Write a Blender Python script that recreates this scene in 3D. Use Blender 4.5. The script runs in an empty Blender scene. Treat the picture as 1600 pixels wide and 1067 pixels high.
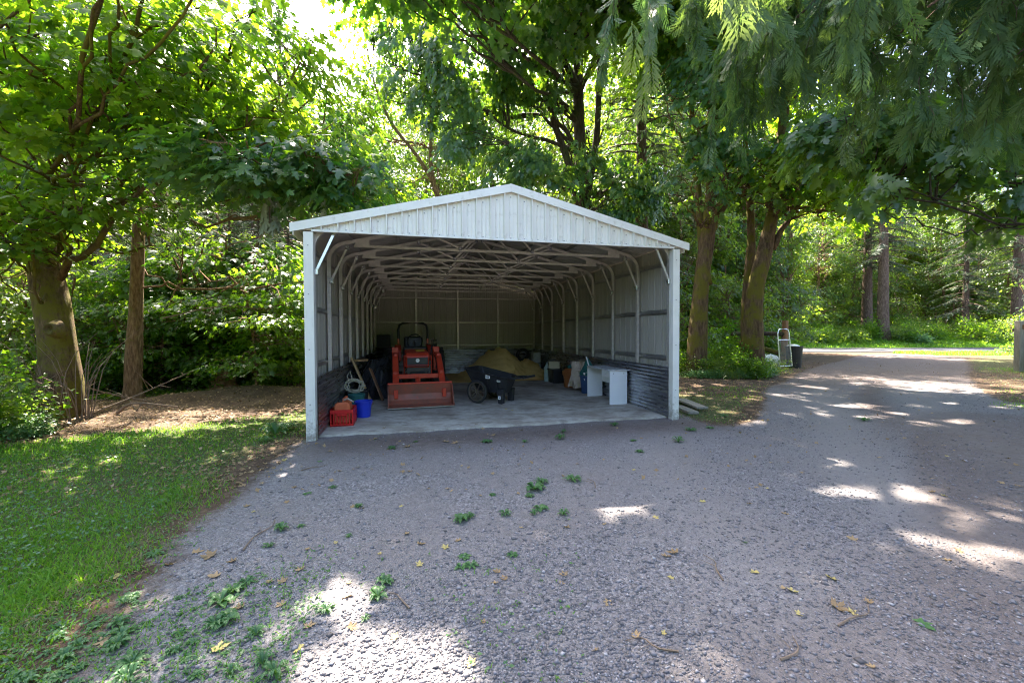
import bpy, math, random
import numpy as np
from mathutils import Vector, Matrix

# ------------------------------------------------------------------ camera, world, sun, exposure
sc = bpy.context.scene
COL = sc.collection
R = math.radians
YAW, PITCH, ROLL, FPX = R(12.992), R(-1.342), R(-0.205), 639.236
CAM = np.array([1.576, -6.462, 1.545])

cam_data = bpy.data.cameras.new('camera')
cam_data.sensor_width = 36.0
cam_data.lens = FPX / 1600 * 36.0
cam_data.clip_start = 0.05
cam_data.clip_end = 600.0
camera = bpy.data.objects.new('camera', cam_data)
COL.objects.link(camera)
fwd = Vector((math.sin(YAW) * math.cos(PITCH), math.cos(YAW) * math.cos(PITCH), math.sin(PITCH)))
right0 = Vector((math.cos(YAW), -math.sin(YAW), 0))
up0 = right0.cross(fwd)
right = right0 * math.cos(ROLL) + up0 * math.sin(ROLL)
up = right.cross(fwd)
M3 = Matrix((right, up, -fwd)).transposed()
camera.matrix_world = Matrix.Translation(Vector(CAM)) @ M3.to_4x4()
sc.camera = camera

SUN_AZ, SUN_EL = R(-7.6), R(52.0)          # azimuth measured from +Y towards +X
SUN = np.array([math.sin(SUN_AZ) * math.cos(SUN_EL), math.cos(SUN_AZ) * math.cos(SUN_EL), math.sin(SUN_EL)])
world = bpy.data.worlds.new('World')
sc.world = world
world.use_nodes = True
wn = world.node_tree
bg = wn.nodes['Background']
sky = wn.nodes.new('ShaderNodeTexSky')
sky.sky_type = 'NISHITA'
sky.sun_disc = False
sky.sun_elevation = SUN_EL
sky.sun_rotation = SUN_AZ
sky.air_density = 0.8
sky.dust_density = 3.5
sky.ozone_density = 1.0
wn.links.new(sky.outputs['Color'], bg.inputs['Color'])
bg.inputs['Strength'].default_value = 0.12

sun_data = bpy.data.lights.new('sun', 'SUN')
sun_data.energy = 5.0
sun_data.angle = R(0.53)
sun_data.color = (1.0, 0.90, 0.77)
sun = bpy.data.objects.new('sun', sun_data)
COL.objects.link(sun)
sun.rotation_euler = Vector(-SUN).to_track_quat('-Z', 'Y').to_euler()

sc.view_settings.view_transform = 'Standard'
sc.view_settings.look = 'None'
sc.view_settings.exposure = 3.2
sc.view_settings.gamma = 1.0
sc.view_settings.use_curve_mapping = False
sc.render.engine = 'CYCLES'
sc.cycles.filter_width = 1.1
sc.cycles.use_denoising = True
sc.cycles.denoiser = 'OPENIMAGEDENOISE'
sc.cycles.denoising_input_passes = 'RGB_ALBEDO_NORMAL'
sc.cycles.denoising_prefilter = 'NONE'
sc.cycles.sample_clamp_indirect = 6.0
sc.cycles.max_bounces = 8
sc.cycles.diffuse_bounces = 4
sc.cycles.glossy_bounces = 2
sc.cycles.transmission_bounces = 4
sc.cycles.transparent_max_bounces = 4
sc.cycles.caustics_reflective = False
sc.cycles.caustics_refractive = False

rng = np.random.default_rng(11)
random.seed(7)

def at(px, d, z=0.0):
    """ground position at forward distance d along the view column px of the photograph (1600 wide)"""
    x = (px - 800) / FPX * d
    return np.array([CAM[0] + x * math.cos(YAW) + d * math.sin(YAW), CAM[1] - x * math.sin(YAW) + d * math.cos(YAW), z])

def view(P):
    """pixel column, pixel row and forward distance of world points (n,3)"""
    d = np.asarray(P, float) - CAM
    X = d[:, 0] * math.cos(YAW) - d[:, 1] * math.sin(YAW)
    Y = d[:, 0] * math.sin(YAW) + d[:, 1] * math.cos(YAW)
    Z = d[:, 2]
    Y2 = Y * math.cos(PITCH) + Z * math.sin(PITCH)
    Z2 = -Y * math.sin(PITCH) + Z * math.cos(PITCH)
    s = np.where(Y2 > 0.05, Y2, 0.05)
    return 800 + FPX * X / s, 533.5 - FPX * Z2 / s, Y2

def gnd(px, py, z=0.0):
    """ground point (height z) seen at photo pixel px, py"""
    X3 = (px - 800) / FPX; Z3 = -(py - 533.5) / FPX
    X = X3 * math.cos(ROLL) - Z3 * math.sin(ROLL); Z2 = X3 * math.sin(ROLL) + Z3 * math.cos(ROLL)
    Y = math.cos(PITCH) - Z2 * math.sin(PITCH); Z = math.sin(PITCH) + Z2 * math.cos(PITCH)
    d = np.array([X * math.cos(YAW) + Y * math.sin(YAW), -X * math.sin(YAW) + Y * math.cos(YAW), Z])
    return CAM + d * (z - CAM[2]) / d[2]

# ------------------------------------------------------------------ mesh helpers
class MB:
    """collects vertices and faces and links them as ONE mesh object"""
    def __init__(s): s.v = []; s.f = []; s.n = 0; s.mi = []
    def add(s, V, F, mi=0):
        V = np.asarray(V, float)
        s.v.append(V)
        for q in F: s.f.append([int(i) + s.n for i in q]); s.mi.append(mi)
        s.n += len(V); return s
    def box(s, lo, hi, mi=0):
        x0, y0, z0 = lo; x1, y1, z1 = hi
        return s.add([(x0,y0,z0),(x1,y0,z0),(x1,y1,z0),(x0,y1,z0),(x0,y0,z1),(x1,y0,z1),(x1,y1,z1),(x0,y1,z1)],
            [(0,3,2,1),(4,5,6,7),(0,1,5,4),(1,2,6,5),(2,3,7,6),(3,0,4,7)], mi)
    def beam(s, p, q, w, h=None, upv=(0,0,1), mi=0):
        h = h or w; p = np.array(p, float); q = np.array(q, float)
        t = (q - p) / np.linalg.norm(q - p); u = np.array(upv, float)
        a = np.cross(t, u)
        if np.linalg.norm(a) < 1e-3: a = np.cross(t, (1, 0, 0))
        a /= np.linalg.norm(a); b = np.cross(a, t)
        V = [e + a * i * w / 2 + b * j * h / 2 for e in (p, q) for i, j in ((-1,-1),(1,-1),(1,1),(-1,1))]
        return s.add(V, [(0,1,2,3),(7,6,5,4),(0,4,5,1),(1,5,6,2),(2,6,7,3),(3,7,4,0)], mi)
    def tube(s, path, rad, sides=8, caps=True, squash=None, mi=0):
        V, F = tube_np(path, rad, sides, caps); return s.add(V, F, mi)
    def lathe(s, prof, n=20, c=(0,0,0), mi=0, axis='z', caps=True):
        V = []; m = len(prof)
        for r, z in prof:
            for k in range(n):
                a = 2 * math.pi * k / n
                if axis == 'z': V.append((c[0]+r*math.cos(a), c[1]+r*math.sin(a), c[2]+z))
                elif axis == 'x': V.append((c[0]+z, c[1]+r*math.cos(a), c[2]+r*math.sin(a)))
                else: V.append((c[0]+r*math.cos(a), c[1]+z, c[2]+r*math.sin(a)))
        F = [(i*n+k, i*n+(k+1)%n, (i+1)*n+(k+1)%n, (i+1)*n+k) for i in range(m-1) for k in range(n)]
        if caps: F += [tuple(range(n))[::-1], tuple((m-1)*n+k for k in range(n))]
        return s.add(V, F, mi)
    def prism(s, poly, axis, a, b, mi=0):
        """extrude a 2-D polygon along axis ('x','y','z') from a to b"""
        n = len(poly); V = []
        for e in (a, b):
            for p, q in poly:
                V.append({'x': (e, p, q), 'y': (p, e, q), 'z': (p, q, e)}[axis])
        F = [tuple(range(n)), tuple(range(2*n-1, n-1, -1))] + [(k, k+n, (k+1)%n+n, (k+1)%n) for k in range(n)]
        return s.add(V, F, mi)
    def mesh(s, name, mats, smooth=False, bevel=0, recalc=True):
        me = bpy.data.meshes.new(name)
        V = np.concatenate(s.v) if s.v else np.zeros((0,3))
        me.from_pydata(V.tolist(), [], s.f)
        for m in (mats if isinstance(mats, (list, tuple)) else [mats]): me.materials.append(m)
        if any(s.mi): me.polygons.foreach_set('material_index', s.mi)
        import bmesh as _b
        bm = _b.new(); bm.from_mesh(me)
        if recalc: _b.ops.recalc_face_normals(bm, faces=bm.faces)
        if bevel:
            try: _b.ops.bevel(bm, geom=bm.edges[:], offset=bevel, segments=1, affect='EDGES', clamp_overlap=True)
            except Exception: pass
        bm.to_mesh(me); bm.free()
        if smooth: me.polygons.foreach_set('use_smooth', [True]*len(me.polygons))
        me.update(); return me
    def build(s, name, mats, parent=None, smooth=False, bevel=0, loc=(0,0,0)):
        return link(name, s.mesh(name, mats, smooth, bevel), parent, loc)

def tube_np(path, rad, sides=8, caps=True, jit=0.0, g=None):
    P = np.asarray(path, float); n = len(P)
    rad = np.broadcast_to(np.asarray(rad, float), (n,))
    T = np.gradient(P, axis=0); T /= np.linalg.norm(T, axis=1)[:, None] + 1e-9
    ref = np.array([0.0, 0, 1]) if abs(T[0, 2]) < .9 else np.array([1.0, 0, 0])
    A = np.cross(T, ref); A /= np.linalg.norm(A, axis=1)[:, None] + 1e-9
    B = np.cross(T, A)
    ang = np.arange(sides) * 2 * math.pi / sides
    rr = rad[:, None] * np.ones(sides)
    if jit: rr = rr * (1 + jit * (g or rng).normal(size=rr.shape))
    V = P[:, None] + rr[..., None] * (np.cos(ang)[None, :, None] * A[:, None] + np.sin(ang)[None, :, None] * B[:, None])
    F = [(i*sides+k, i*sides+(k+1) % sides, (i+1)*sides+(k+1) % sides, (i+1)*sides+k) for i in range(n-1) for k in range(sides)]
    if caps: F += [tuple(range(sides))[::-1], tuple((n-1)*sides+k for k in range(sides))]
    return V.reshape(-1, 3), F

def link(name, data, parent=None, loc=(0,0,0), rotz=0):
    o = bpy.data.objects.new(name, data); COL.objects.link(o)
    o.location = loc; o.rotation_euler = (0, 0, rotz)
    if parent is not None: o.parent = parent
    return o
def thing(name, label, cat, loc=(0,0,0), rotz=0, group=None, data=None):
    o = link(name, data, None, loc, rotz); o['label'] = label; o['category'] = cat
    if group: o['group'] = group
    return o
def dup(root, loc, rotz=0.0, scale=None, label=None, group=None):
    c = root.copy(); COL.objects.link(c); c.location = loc; c.rotation_euler = (0, 0, rotz)
    if scale is not None: c.scale = (scale,)*3 if np.isscalar(scale) else scale
    if label: c['label'] = label
    if group: c['group'] = group
    for ch in list(root.children):
        d = ch.copy(); COL.objects.link(d); d.parent = c
        for g2 in list(ch.children):
            e = g2.copy(); COL.objects.link(e); e.parent = d
    return c

def tri_mesh(name, V, T, mats, tint=None, smooth=False, mi=None, attrs=None):
    """fast mesh from numpy vertices and triangles, optional per-vertex attribute 'tint'"""
    V = np.ascontiguousarray(V, np.float32); T = np.ascontiguousarray(T, np.int32)
    me = bpy.data.meshes.new(name)
    me.vertices.add(len(V)); me.vertices.foreach_set('co', V.ravel())
    me.loops.add(T.size); me.loops.foreach_set('vertex_index', T.ravel())
    me.polygons.add(len(T)); k = T.shape[1]
    me.polygons.foreach_set('loop_start', np.arange(0, T.size, k, dtype=np.int32))
    me.polygons.foreach_set('loop_total', np.full(len(T), k, np.int32))
    for m in (mats if isinstance(mats, (list, tuple)) else [mats]): me.materials.append(m)
    if mi is not None: me.polygons.foreach_set('material_index', np.ascontiguousarray(mi, np.int32))
    if smooth: me.polygons.foreach_set('use_smooth', np.ones(len(T), bool))
    for nm, arr in ({'tint': tint} if tint is not None else {}).items():
        a = me.attributes.new(nm, 'FLOAT', 'POINT'); a.data.foreach_set('value', np.ascontiguousarray(arr, np.float32))
    for nm, arr in (attrs or {}).items():
        a = me.attributes.new(nm, 'FLOAT', 'POINT'); a.data.foreach_set('value', np.ascontiguousarray(arr, np.float32))
    me.update(calc_edges=True); me.validate(); return me

# ------------------------------------------------------------------ materials
class NT:
    def __init__(s, name):
        s.m = bpy.data.materials.new(name); s.m.use_nodes = True; s.t = s.m.node_tree
        s.b = s.t.nodes['Principled BSDF']; s.out = s.t.nodes['Material Output']
    def n(s, typ, **kw):
        x = s.t.nodes.new('ShaderNode' + typ)
        for k, v in kw.items():
            if k in x.inputs.keys(): x.inputs[k].default_value = v
            else: setattr(x, k, v)
        return x
    def l(s, a, b): s.t.links.new(a, b)
    def co(s, scale=(1,1,1), kind='Object'):
        c = s.n('TexCoord'); m = s.n('Mapping'); m.inputs['Scale'].default_value = scale
        s.l(c.outputs[kind], m.inputs['Vector']); return m.outputs['Vector']
    def noise(s, vec, scale, detail=4, rough=.55):
        x = s.n('TexNoise'); x.inputs['Scale'].default_value = scale; x.inputs['Detail'].default_value = detail
        x.inputs['Roughness'].default_value = rough; s.l(vec, x.inputs['Vector']); return x.outputs['Fac']
    def ramp(s, fac, stops, interp='LINEAR'):
        x = s.n('ValToRGB'); x.color_ramp.interpolation = interp; e = x.color_ramp.elements
        while len(e) < len(stops): e.new(.5)
        for q, (p, c) in zip(e, stops): q.position = p; q.color = (*c, 1) if len(c) == 3 else c
        s.l(fac, x.inputs['Fac']); return x.outputs['Color']
    def mix(s, fac, a, b, typ='MIX'):
        x = s.n('MixRGB', blend_type=typ)
        for i, v in (('Fac', fac), ('Color1', a), ('Color2', b)):
            if hasattr(v, 'links'): s.l(v, x.inputs[i])
            else: x.inputs[i].default_value = v if i == 'Fac' else (*v, 1)
        return x.outputs['Color']
    def math(s, op, a, b=0.5, c=None, clamp=False):
        x = s.n('Math', operation=op); x.use_clamp = clamp
        for i, v in enumerate((a, b) if c is None else (a, b, c)):
            if hasattr(v, 'links'): s.l(v, x.inputs[i])
            else: x.inputs[i].default_value = v
        return x.outputs[0]
    def attr(s, name):
        x = s.n('Attribute'); x.attribute_name = name; return x.outputs['Fac']
    def bump(s, h, strength=.3, dist=.01):
        x = s.n('Bump'); x.inputs['Strength'].default_value = strength; x.inputs['Distance'].default_value = dist
        s.l(h, x.inputs['Height']); s.l(x.outputs['Normal'], s.b.inputs['Normal']); return x.outputs['Normal']

def noisy(name, c1, c2, scale=6, rough=.6, metal=0.0, bump=0.0, bdist=.004, stretch=(1,1,1), c3=None, spec=.5, bscale=None, kind='Object'):
    """plain surface whose colour wanders between c1 and c2 (c3: specks of dirt)"""
    k = NT(name); v = k.co(stretch, kind); f = k.noise(v, scale, 6, .62)
    col = k.ramp(f, [(.32, c1), (.68, c2)])
    if c3: col = k.mix(k.ramp(k.noise(v, scale*3.3, 5, .7), [(.56, (0,0,0)), (.72, (1,1,1))]), col, c3)
    k.l(col, k.b.inputs['Base Color'])
    k.b.inputs['Roughness'].default_value = rough; k.b.inputs['Metallic'].default_value = metal
    k.b.inputs['Specular IOR Level'].default_value = spec
    r = k.ramp(k.noise(v, scale*2, 4), [(.3, (rough*.8,)*3), (.7, (min(1, rough*1.2),)*3)]); k.l(r, k.b.inputs['Roughness'])
    if bump: k.bump(k.noise(v, bscale or scale*6, 5, .6), bump, bdist)
    return k.m

MT = {}
def sheet_steel(name, back1, back2):
    k = NT(name); v = k.co(); f = k.noise(v, 2.0, 6, .62); g_ = k.n('NewGeometry')
    a = k.ramp(f, [(.32, (.70,.68,.63)), (.68, (.77,.755,.71))]); a = k.mix(k.ramp(k.noise(k.co((1,1,.2)), 7, 5, .7), [(.58, (0,0,0)), (.8, (1,1,1))]), a, (.56,.54,.49))
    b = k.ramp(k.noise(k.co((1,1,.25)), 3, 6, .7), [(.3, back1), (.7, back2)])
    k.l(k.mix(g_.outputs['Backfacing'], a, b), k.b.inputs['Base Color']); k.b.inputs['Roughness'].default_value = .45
    k.bump(f, .05, .002); return k.m
MT['white_steel'] = noisy('white_painted_steel', (.70,.68,.63), (.77,.755,.71), 2.0, .42, 0, .05, .002, c3=(.56,.54,.49))
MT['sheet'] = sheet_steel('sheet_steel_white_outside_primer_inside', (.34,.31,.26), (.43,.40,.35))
MT['trim_steel'] = noisy('cream_trim_steel', (.70,.69,.65), (.78,.77,.74), 3.0, .4, 0, .05, .002, c3=(.58,.56,.5))
MT['galv'] = noisy('galvanised_tube', (.42,.395,.355), (.58,.55,.50), 14, .42, .4, .1, .002)
MT['clip'] = noisy('bright_zinc', (.72,.72,.72), (.85,.85,.85), 20, .25, .95)
MT['hat'] = noisy('dull_zinc_channel', (.30,.29,.28), (.44,.43,.41), 9, .4, .7)
MT['corr'] = noisy('weathered_corrugated_iron', (.20,.205,.22), (.50,.51,.54), 3.2, .30, .85, .25, .004, (1,.45,2.4), c3=(.13,.085,.055))
k = NT('dirty_concrete'); v = k.co(); n1 = k.noise(v, 1.1, 7, .62); n2 = k.noise(v, 9, 6, .7); n3 = k.noise(k.co((1,2.2,1)), 2.6, 8, .7)
c = k.ramp(n2, [(.3, (.40,.36,.31)), (.7, (.56,.52,.46))])
c = k.mix(k.ramp(n1, [(.42, (0,0,0)), (.64, (.9,)*3)]), c, (.24,.195,.155))
c = k.mix(k.ramp(n3, [(.50, (0,0,0)), (.64, (.68,)*3)]), c, (.13,.10,.08))
k.l(c, k.b.inputs['Base Color']); k.b.inputs['Roughness'].default_value = .85; k.bump(n2, .4, .006); MT['concrete'] = k.m
MT['red_paint'] = noisy('faded_red_paint', (.50,.040,.018), (.62,.062,.026), 5, .45, 0, .08, .002, c3=(.30,.07,.04))
MT['bucket_rust'] = noisy('worn_rusty_red_steel', (.34,.095,.055), (.22,.10,.07), 4, .6, .1, .4, .003, c3=(.48,.07,.035))
MT['black_rubber'] = noisy('black_rubber', (.014,.014,.014), (.03,.028,.026), 8, .75, 0, .2)
MT['black_plastic'] = noisy('black_plastic', (.014,.015,.018), (.026,.027,.03), 6, .42, 0, .06, .002)
MT['black_metal'] = noisy('black_painted_metal', (.012,.012,.013), (.025,.025,.025), 8, .4)
MT['dark_grey'] = noisy('dark_grey_plastic', (.05,.052,.055), (.075,.078,.08), 8, .5)
MT['emblem'] = noisy('pale_emblem', (.75,.75,.73), (.85,.85,.83), 12, .3)
MT['red_plastic'] = noisy('red_plastic', (.50,.010,.012), (.62,.016,.018), 5, .38)
MT['orange_plastic'] = noisy('faded_orange_plastic', (.56,.12,.045), (.66,.17,.07), 6, .5)
MT['blue_plastic'] = noisy('blue_plastic', (.012,.035,.46), (.018,.05,.56), 5, .36)
MT['navy_plastic'] = noisy('dark_blue_plastic', (.02,.05,.14), (.035,.08,.2), 5, .4)
MT['teal_plastic'] = noisy('pale_teal_plastic', (.30,.42,.42), (.42,.52,.5), 5, .3)
MT['desk_white'] = noisy('white_melamine', (.78,.78,.80), (.83,.83,.84), 3, .35)
MT['desk_top'] = noisy('grey_white_melamine', (.52,.53,.55), (.62,.63,.65), 5, .3)
MT['terracotta'] = noisy('orange_brown_plastic', (.26,.085,.025), (.36,.12,.035), 5, .5)
MT['cream'] = noisy('cream_card', (.52,.44,.29), (.6,.52,.36), 5, .7)
MT['plank'] = noisy('pale_timber', (.40,.26,.12), (.54,.37,.19), 5, .7, 0, .2, .003, (6,6,.8))
MT['grey_wood'] = noisy('weathered_timber', (.20,.18,.15), (.33,.30,.26), 5, .85, 0, .5, .006, (7,7,.8), c3=(.10,.11,.06))
MT['brown_wood'] = noisy('brown_timber', (.22,.11,.055), (.32,.17,.09), 5, .8, 0, .3, .005, (7,7,.8))
MT['rope'] = noisy('old_rope', (.36,.34,.26), (.48,.45,.34), 30, .85)
MT['tarp'] = noisy('dark_tarpaulin', (.018,.02,.024), (.04,.042,.048), 4, .42, 0, .2, .01)
MT['teal_cloth'] = noisy('dark_teal_cloth', (.015,.10,.095), (.03,.15,.14), 5, .8)
MT['beige_cloth'] = noisy('beige_canvas', (.40,.32,.25), (.54,.44,.36), 5, .85, 0, .3, .006)
MT['sand'] = noisy('heaped_sand', (.64,.41,.135), (.76,.52,.20), 3, .95, 0, .7, .012, bscale=40)
MT['block'] = noisy('grey_concrete_block', (.28,.28,.28), (.42,.42,.41), 10, .9, 0, .4, .006)
MT['silver'] = noisy('aluminium_tube', (.72,.73,.75), (.82,.83,.85), 8, .3, .9)
MT['mesh_grey'] = noisy('grey_wire_mesh', (.32,.31,.28), (.44,.42,.38), 9, .6, .3)
MT['asphalt'] = noisy('asphalt', (.040,.041,.046), (.056,.057,.062), 3, .9, 0, .4, .004, bscale=90)
MT['sticker'] = noisy('white_sticker', (.75,.75,.75), (.82,.82,.82), 20, .5)
MT['ink'] = noisy('sticker_ink', (.03,.03,.035), (.05,.05,.055), 20, .6)
MT['yellow'] = noisy('yellow_cloth', (.6,.38,.04), (.66,.45,.06), 10, .7)
MT['rock_white'] = noisy('pale_sack', (.55,.56,.58), (.7,.71,.73), 6, .8, 0, .4, .01)

k = NT('mud_splashed_trim'); v = k.co(); sx = k.n('SeparateXYZ'); k.l(v, sx.inputs[0])
c = k.ramp(k.noise(v, 3, 6, .6), [(.32, (.70,.68,.63)), (.68, (.77,.755,.71))])
md = k.math('SUBTRACT', k.noise(v, 14, 6, .75), k.math('MULTIPLY', sx.outputs['Z'], .55)); c = k.mix(k.ramp(md, [(.34, (0,0,0)), (.56, (.8,)*3)]), c, (.22,.19,.14))
c = k.mix(k.ramp(k.noise(k.co((1,1,.15)), 9, 5, .7), [(.56, (0,0,0)), (.78, (.7,)*3)]), c, (.45,.45,.38))
k.l(c, k.b.inputs['Base Color']); k.b.inputs['Roughness'].default_value = .5; MT['post_trim'] = k.m

def bark(name, c1, c2, moss, amount, scale=1.0):
    k = NT(name); v = k.co((5*scale, 5*scale, 1.1*scale)); n1 = k.noise(v, 3.0, 8, .7); n2 = k.noise(k.co(), 1.6, 5, .6); n3 = k.noise(k.co(), 26, 4, .7)
    c = k.ramp(n1, [(.30, tuple(q*.35 for q in c1)), (.48, c1), (.7, c2)])
    if amount > 0:
        mf = k.math('ADD', n2, k.math('MULTIPLY', n3, .35))
        c = k.mix(k.ramp(mf, [(.86-amount*.5, (0,0,0)), (.98-amount*.5, (1,1,1))]), c, moss)
    k.l(c, k.b.inputs['Base Color']); k.b.inputs['Roughness'].default_value = .95; k.b.inputs['Specular IOR Level'].default_value = .2
    k.bump(k.math('ADD', n1, k.math('MULTIPLY', n3, .4)), .9, .035); return k.m
MT['bark_moss'] = bark('mossy_bark', (.10,.062,.034), (.20,.135,.075), (.125,.108,.016), .47)
MT['bark_thin'] = bark('grey_brown_bark', (.17,.105,.058), (.32,.215,.125), (.15,.13,.03), .26, 1.6)
MT['bark_fir'] = bark('fir_bark', (.10,.068,.05), (.20,.145,.11), (.1,.1,.04), .12)
MT['bark_dark'] = bark('dark_bark', (.05,.038,.028), (.10,.075,.055), (.06,.07,.02), .3)

def leafmat(name, dark, light, t_dark, t_light, rough=.38, trans=.5, spec=.5, hue=0.0):
    k = NT(name); t = k.attr('tint')
    oi = k.n('ObjectInfo'); t = k.math('ADD', t, k.math('MULTIPLY', k.math('SUBTRACT', oi.outputs['Random'], .5), .25), clamp=True)
    c = k.ramp(t, [(0, dark), (1, light)]); ct = k.ramp(t, [(0, t_dark), (1, t_light)])
    k.l(c, k.b.inputs['Base Color']); k.b.inputs['Roughness'].default_value = rough; k.b.inputs['Specular IOR Level'].default_value = spec
    tr = k.n('BsdfTranslucent'); k.l(ct, tr.inputs['Color'])
    mx = k.n('MixShader'); mx.inputs['Fac'].default_value = trans
    k.l(k.b.outputs[0], mx.inputs[1]); k.l(tr.outputs[0], mx.inputs[2]); k.l(mx.outputs[0], k.out.inputs['Surface'])
    return k.m
MT['maple'] = leafmat('maple_leaf', (.034,.088,.014), (.095,.175,.020), (.13,.35,.010), (.44,.62,.022), .36, .55)
MT['maple_blue'] = leafmat('maple_leaf_glossy', (.026,.078,.036), (.065,.14,.034), (.10,.32,.015), (.42,.60,.022), .36, .42, .75)
MT['far_leaf'] = leafmat('wood_leaf', (.016,.052,.012), (.095,.165,.026), (.10,.27,.018), (.48,.62,.04), .38, .5)
MT['cedar'] = leafmat('cedar_spray', (.034,.082,.038), (.095,.165,.060), (.07,.19,.03), (.30,.44,.06), .5, .42, .35)
MT['cedar_lit'] = leafmat('cedar_spray_painted_lit', (.11,.16,.06), (.19,.24,.09), (.16,.28,.05), (.34,.44,.08), .5, .4, .35)  # paler copy of cedar, sunlight put into the colour
MT['cedar_dead'] = leafmat('cedar_spray_dead', (.20,.075,.035), (.28,.11,.05), (.2,.07,.03), (.3,.12,.05), .7, .3, .2)
MT['fir'] = leafmat('fir_needles', (.04,.072,.045), (.10,.135,.07), (.07,.13,.045), (.22,.30,.09), .5, .3, .4)
MT['grass'] = leafmat('grass_blade', (.072,.20,.020), (.175,.335,.036), (.12,.36,.015), (.36,.56,.035), .5, .45, .3)
MT['dry_grass'] = leafmat('dry_grass_blade', (.22,.19,.10), (.34,.28,.15), (.2,.17,.08), (.3,.26,.12), .8, .3, .2)
MT['weed'] = leafmat('weed_leaf', (.055,.14,.055), (.11,.22,.075), (.10,.27,.04), (.24,.42,.06), .42, .35, .4)
MT['dead_leaf'] = leafmat('fallen_leaf_skin', (.26,.17,.09), (.46,.33,.18), (.2,.13,.06), (.34,.24,.11), .7, .25, .3)
MT['yellow_leaf'] = leafmat('fallen_leaf_skin_yellow', (.44,.33,.10), (.58,.47,.18), (.34,.28,.06), (.44,.37,.10), .6, .3, .3)
MT['hung_leaf'] = leafmat('withered_leaf_skin', (.24,.27,.18), (.34,.36,.26), (.12,.16,.06), (.2,.24,.1), .7, .3, .3)
MT['twig'] = noisy('twig_bark', (.13,.09,.06), (.24,.17,.12), 12, .9, 0, .3)
MT['stone'] = None
# ------------------------------------------------------------------ the ground: one sheet, finer near the camera
def smooth(x, a, b):
    t = np.clip((x - a) / (b - a), 0, 1); return t * t * (3 - 2 * t)
_g = np.random.default_rng(3)
_ph = _g.uniform(0, 6.28, (24, 2)); _kk = _g.normal(0, 1, (24, 2)); _kk /= np.linalg.norm(_kk, axis=1)[:, None]
_fr = np.geomspace(.25, 6, 24)
def wob(x, y, lo=0, hi=24):
    s = 0
    for i in range(lo, hi): s = s + np.sin((_kk[i, 0]*x + _kk[i, 1]*y) * _fr[i] + _ph[i, 0]) / _fr[i] ** .7
    return s
def to_view(x, y):
    dx, dy = x - CAM[0], y - CAM[1]
    return dx*math.cos(YAW) - dy*math.sin(YAW), dx*math.sin(YAW) + dy*math.cos(YAW)
def seg_dist(x, y, pts):
    d = np.full(np.shape(x), 1e9)
    for (ax, ay), (bx, by) in zip(pts[:-1], pts[1:]):
        vx, vy = bx-ax, by-ay; t = np.clip(((x-ax)*vx + (y-ay)*vy) / (vx*vx+vy*vy), 0, 1)
        d = np.minimum(d, np.hypot(x-ax-t*vx, y-ay-t*vy))
    return d
ROAD_NEAR, ROAD_FAR = 30.0, 36.5             # forward distances of the paved road's edges
def ground_z(x, y):
    X, D = to_view(x, y)
    z = -.035 + .010 * wob(x, y, 0, 14) * .5
    shed = smooth(np.maximum(np.maximum(-x, x-6.1), np.maximum(-y, y-9.2)), .0, 1.2)
    z = -.03 + (z + .03) * (.25 + .75*shed)
    bank = np.exp(-((y - 4.9) / .9) ** 2) * smooth(-x, .6, 2.2) * smooth(x, -9, -5) * .12   # low bank of soil at the wood's edge
    z = z + bank * (1 + .3*wob(x*3, y*3, 4, 14))
    z = z - .35 * smooth(-x, 3.5, 9) * smooth(-y, -3, 6)
    z = z + .9 * smooth(D, ROAD_FAR + .5, ROAD_FAR + 7) * smooth(X, 4, 10)                       # verge beyond the road
    for off in (0.0, 1.7):                                                                     # wheel ruts of the drive
        z = z - .018 * np.exp(-((drive_off(x, y) - off) / .35) ** 2)
    return z
DRIVE_LINE = [(4.2, -8.0), (6.3, -3.0), (11.6, 1.9), (19, 6.6), (30, 13.0)]
def drive_off(x, y):
    """signed distance from the middle of the drive"""
    d = np.full(np.shape(x), 1e9); s = np.zeros(np.shape(x))
    for (ax, ay), (bx, by) in zip(DRIVE_LINE[:-1], DRIVE_LINE[1:]):
        vx, vy = bx-ax, by-ay; t = np.clip(((x-ax)*vx + (y-ay)*vy) / (vx*vx+vy*vy), 0, 1)
        q = np.hypot(x-ax-t*vx, y-ay-t*vy); sg = np.sign((x-ax)*vy - (y-ay)*vx)
        s = np.where(q < d, sg*q, s); d = np.minimum(d, q)
    return s
def ruts(x, y):
    d = drive_off(x, y) + .12*wob(x*.7, y*.7, 0, 8)*.4
    return np.clip(np.exp(-((d + .05)/.5)**2) + np.exp(-((d - 1.65)/.5)**2) + .55*np.exp(-((d + 2.4 + .1*y)/.5)**2)*(y < 0), 0, 1)
def axis_steps(lo, hi, c0, c1, fine):
    a = [c0]
    while a[-1] < c1: a.append(a[-1] + fine)
    s = fine
    while a[-1] < hi: s *= 1.09; a.append(a[-1] + s)
    b = [c0]; s = fine
    while b[-1] > lo: s *= 1.09; b.append(b[-1] - s)
    return np.array(b[:0:-1] + a)
gx = axis_steps(-160, 200, -5.5, 11, .085); gy = axis_steps(-60, 220, -7.0, 7.0, .085)
GX, GY = np.meshgrid(gx, gy, indexing='ij')
GZ = ground_z(GX, GY)
Xv, Dv = to_view(GX, GY)
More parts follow.
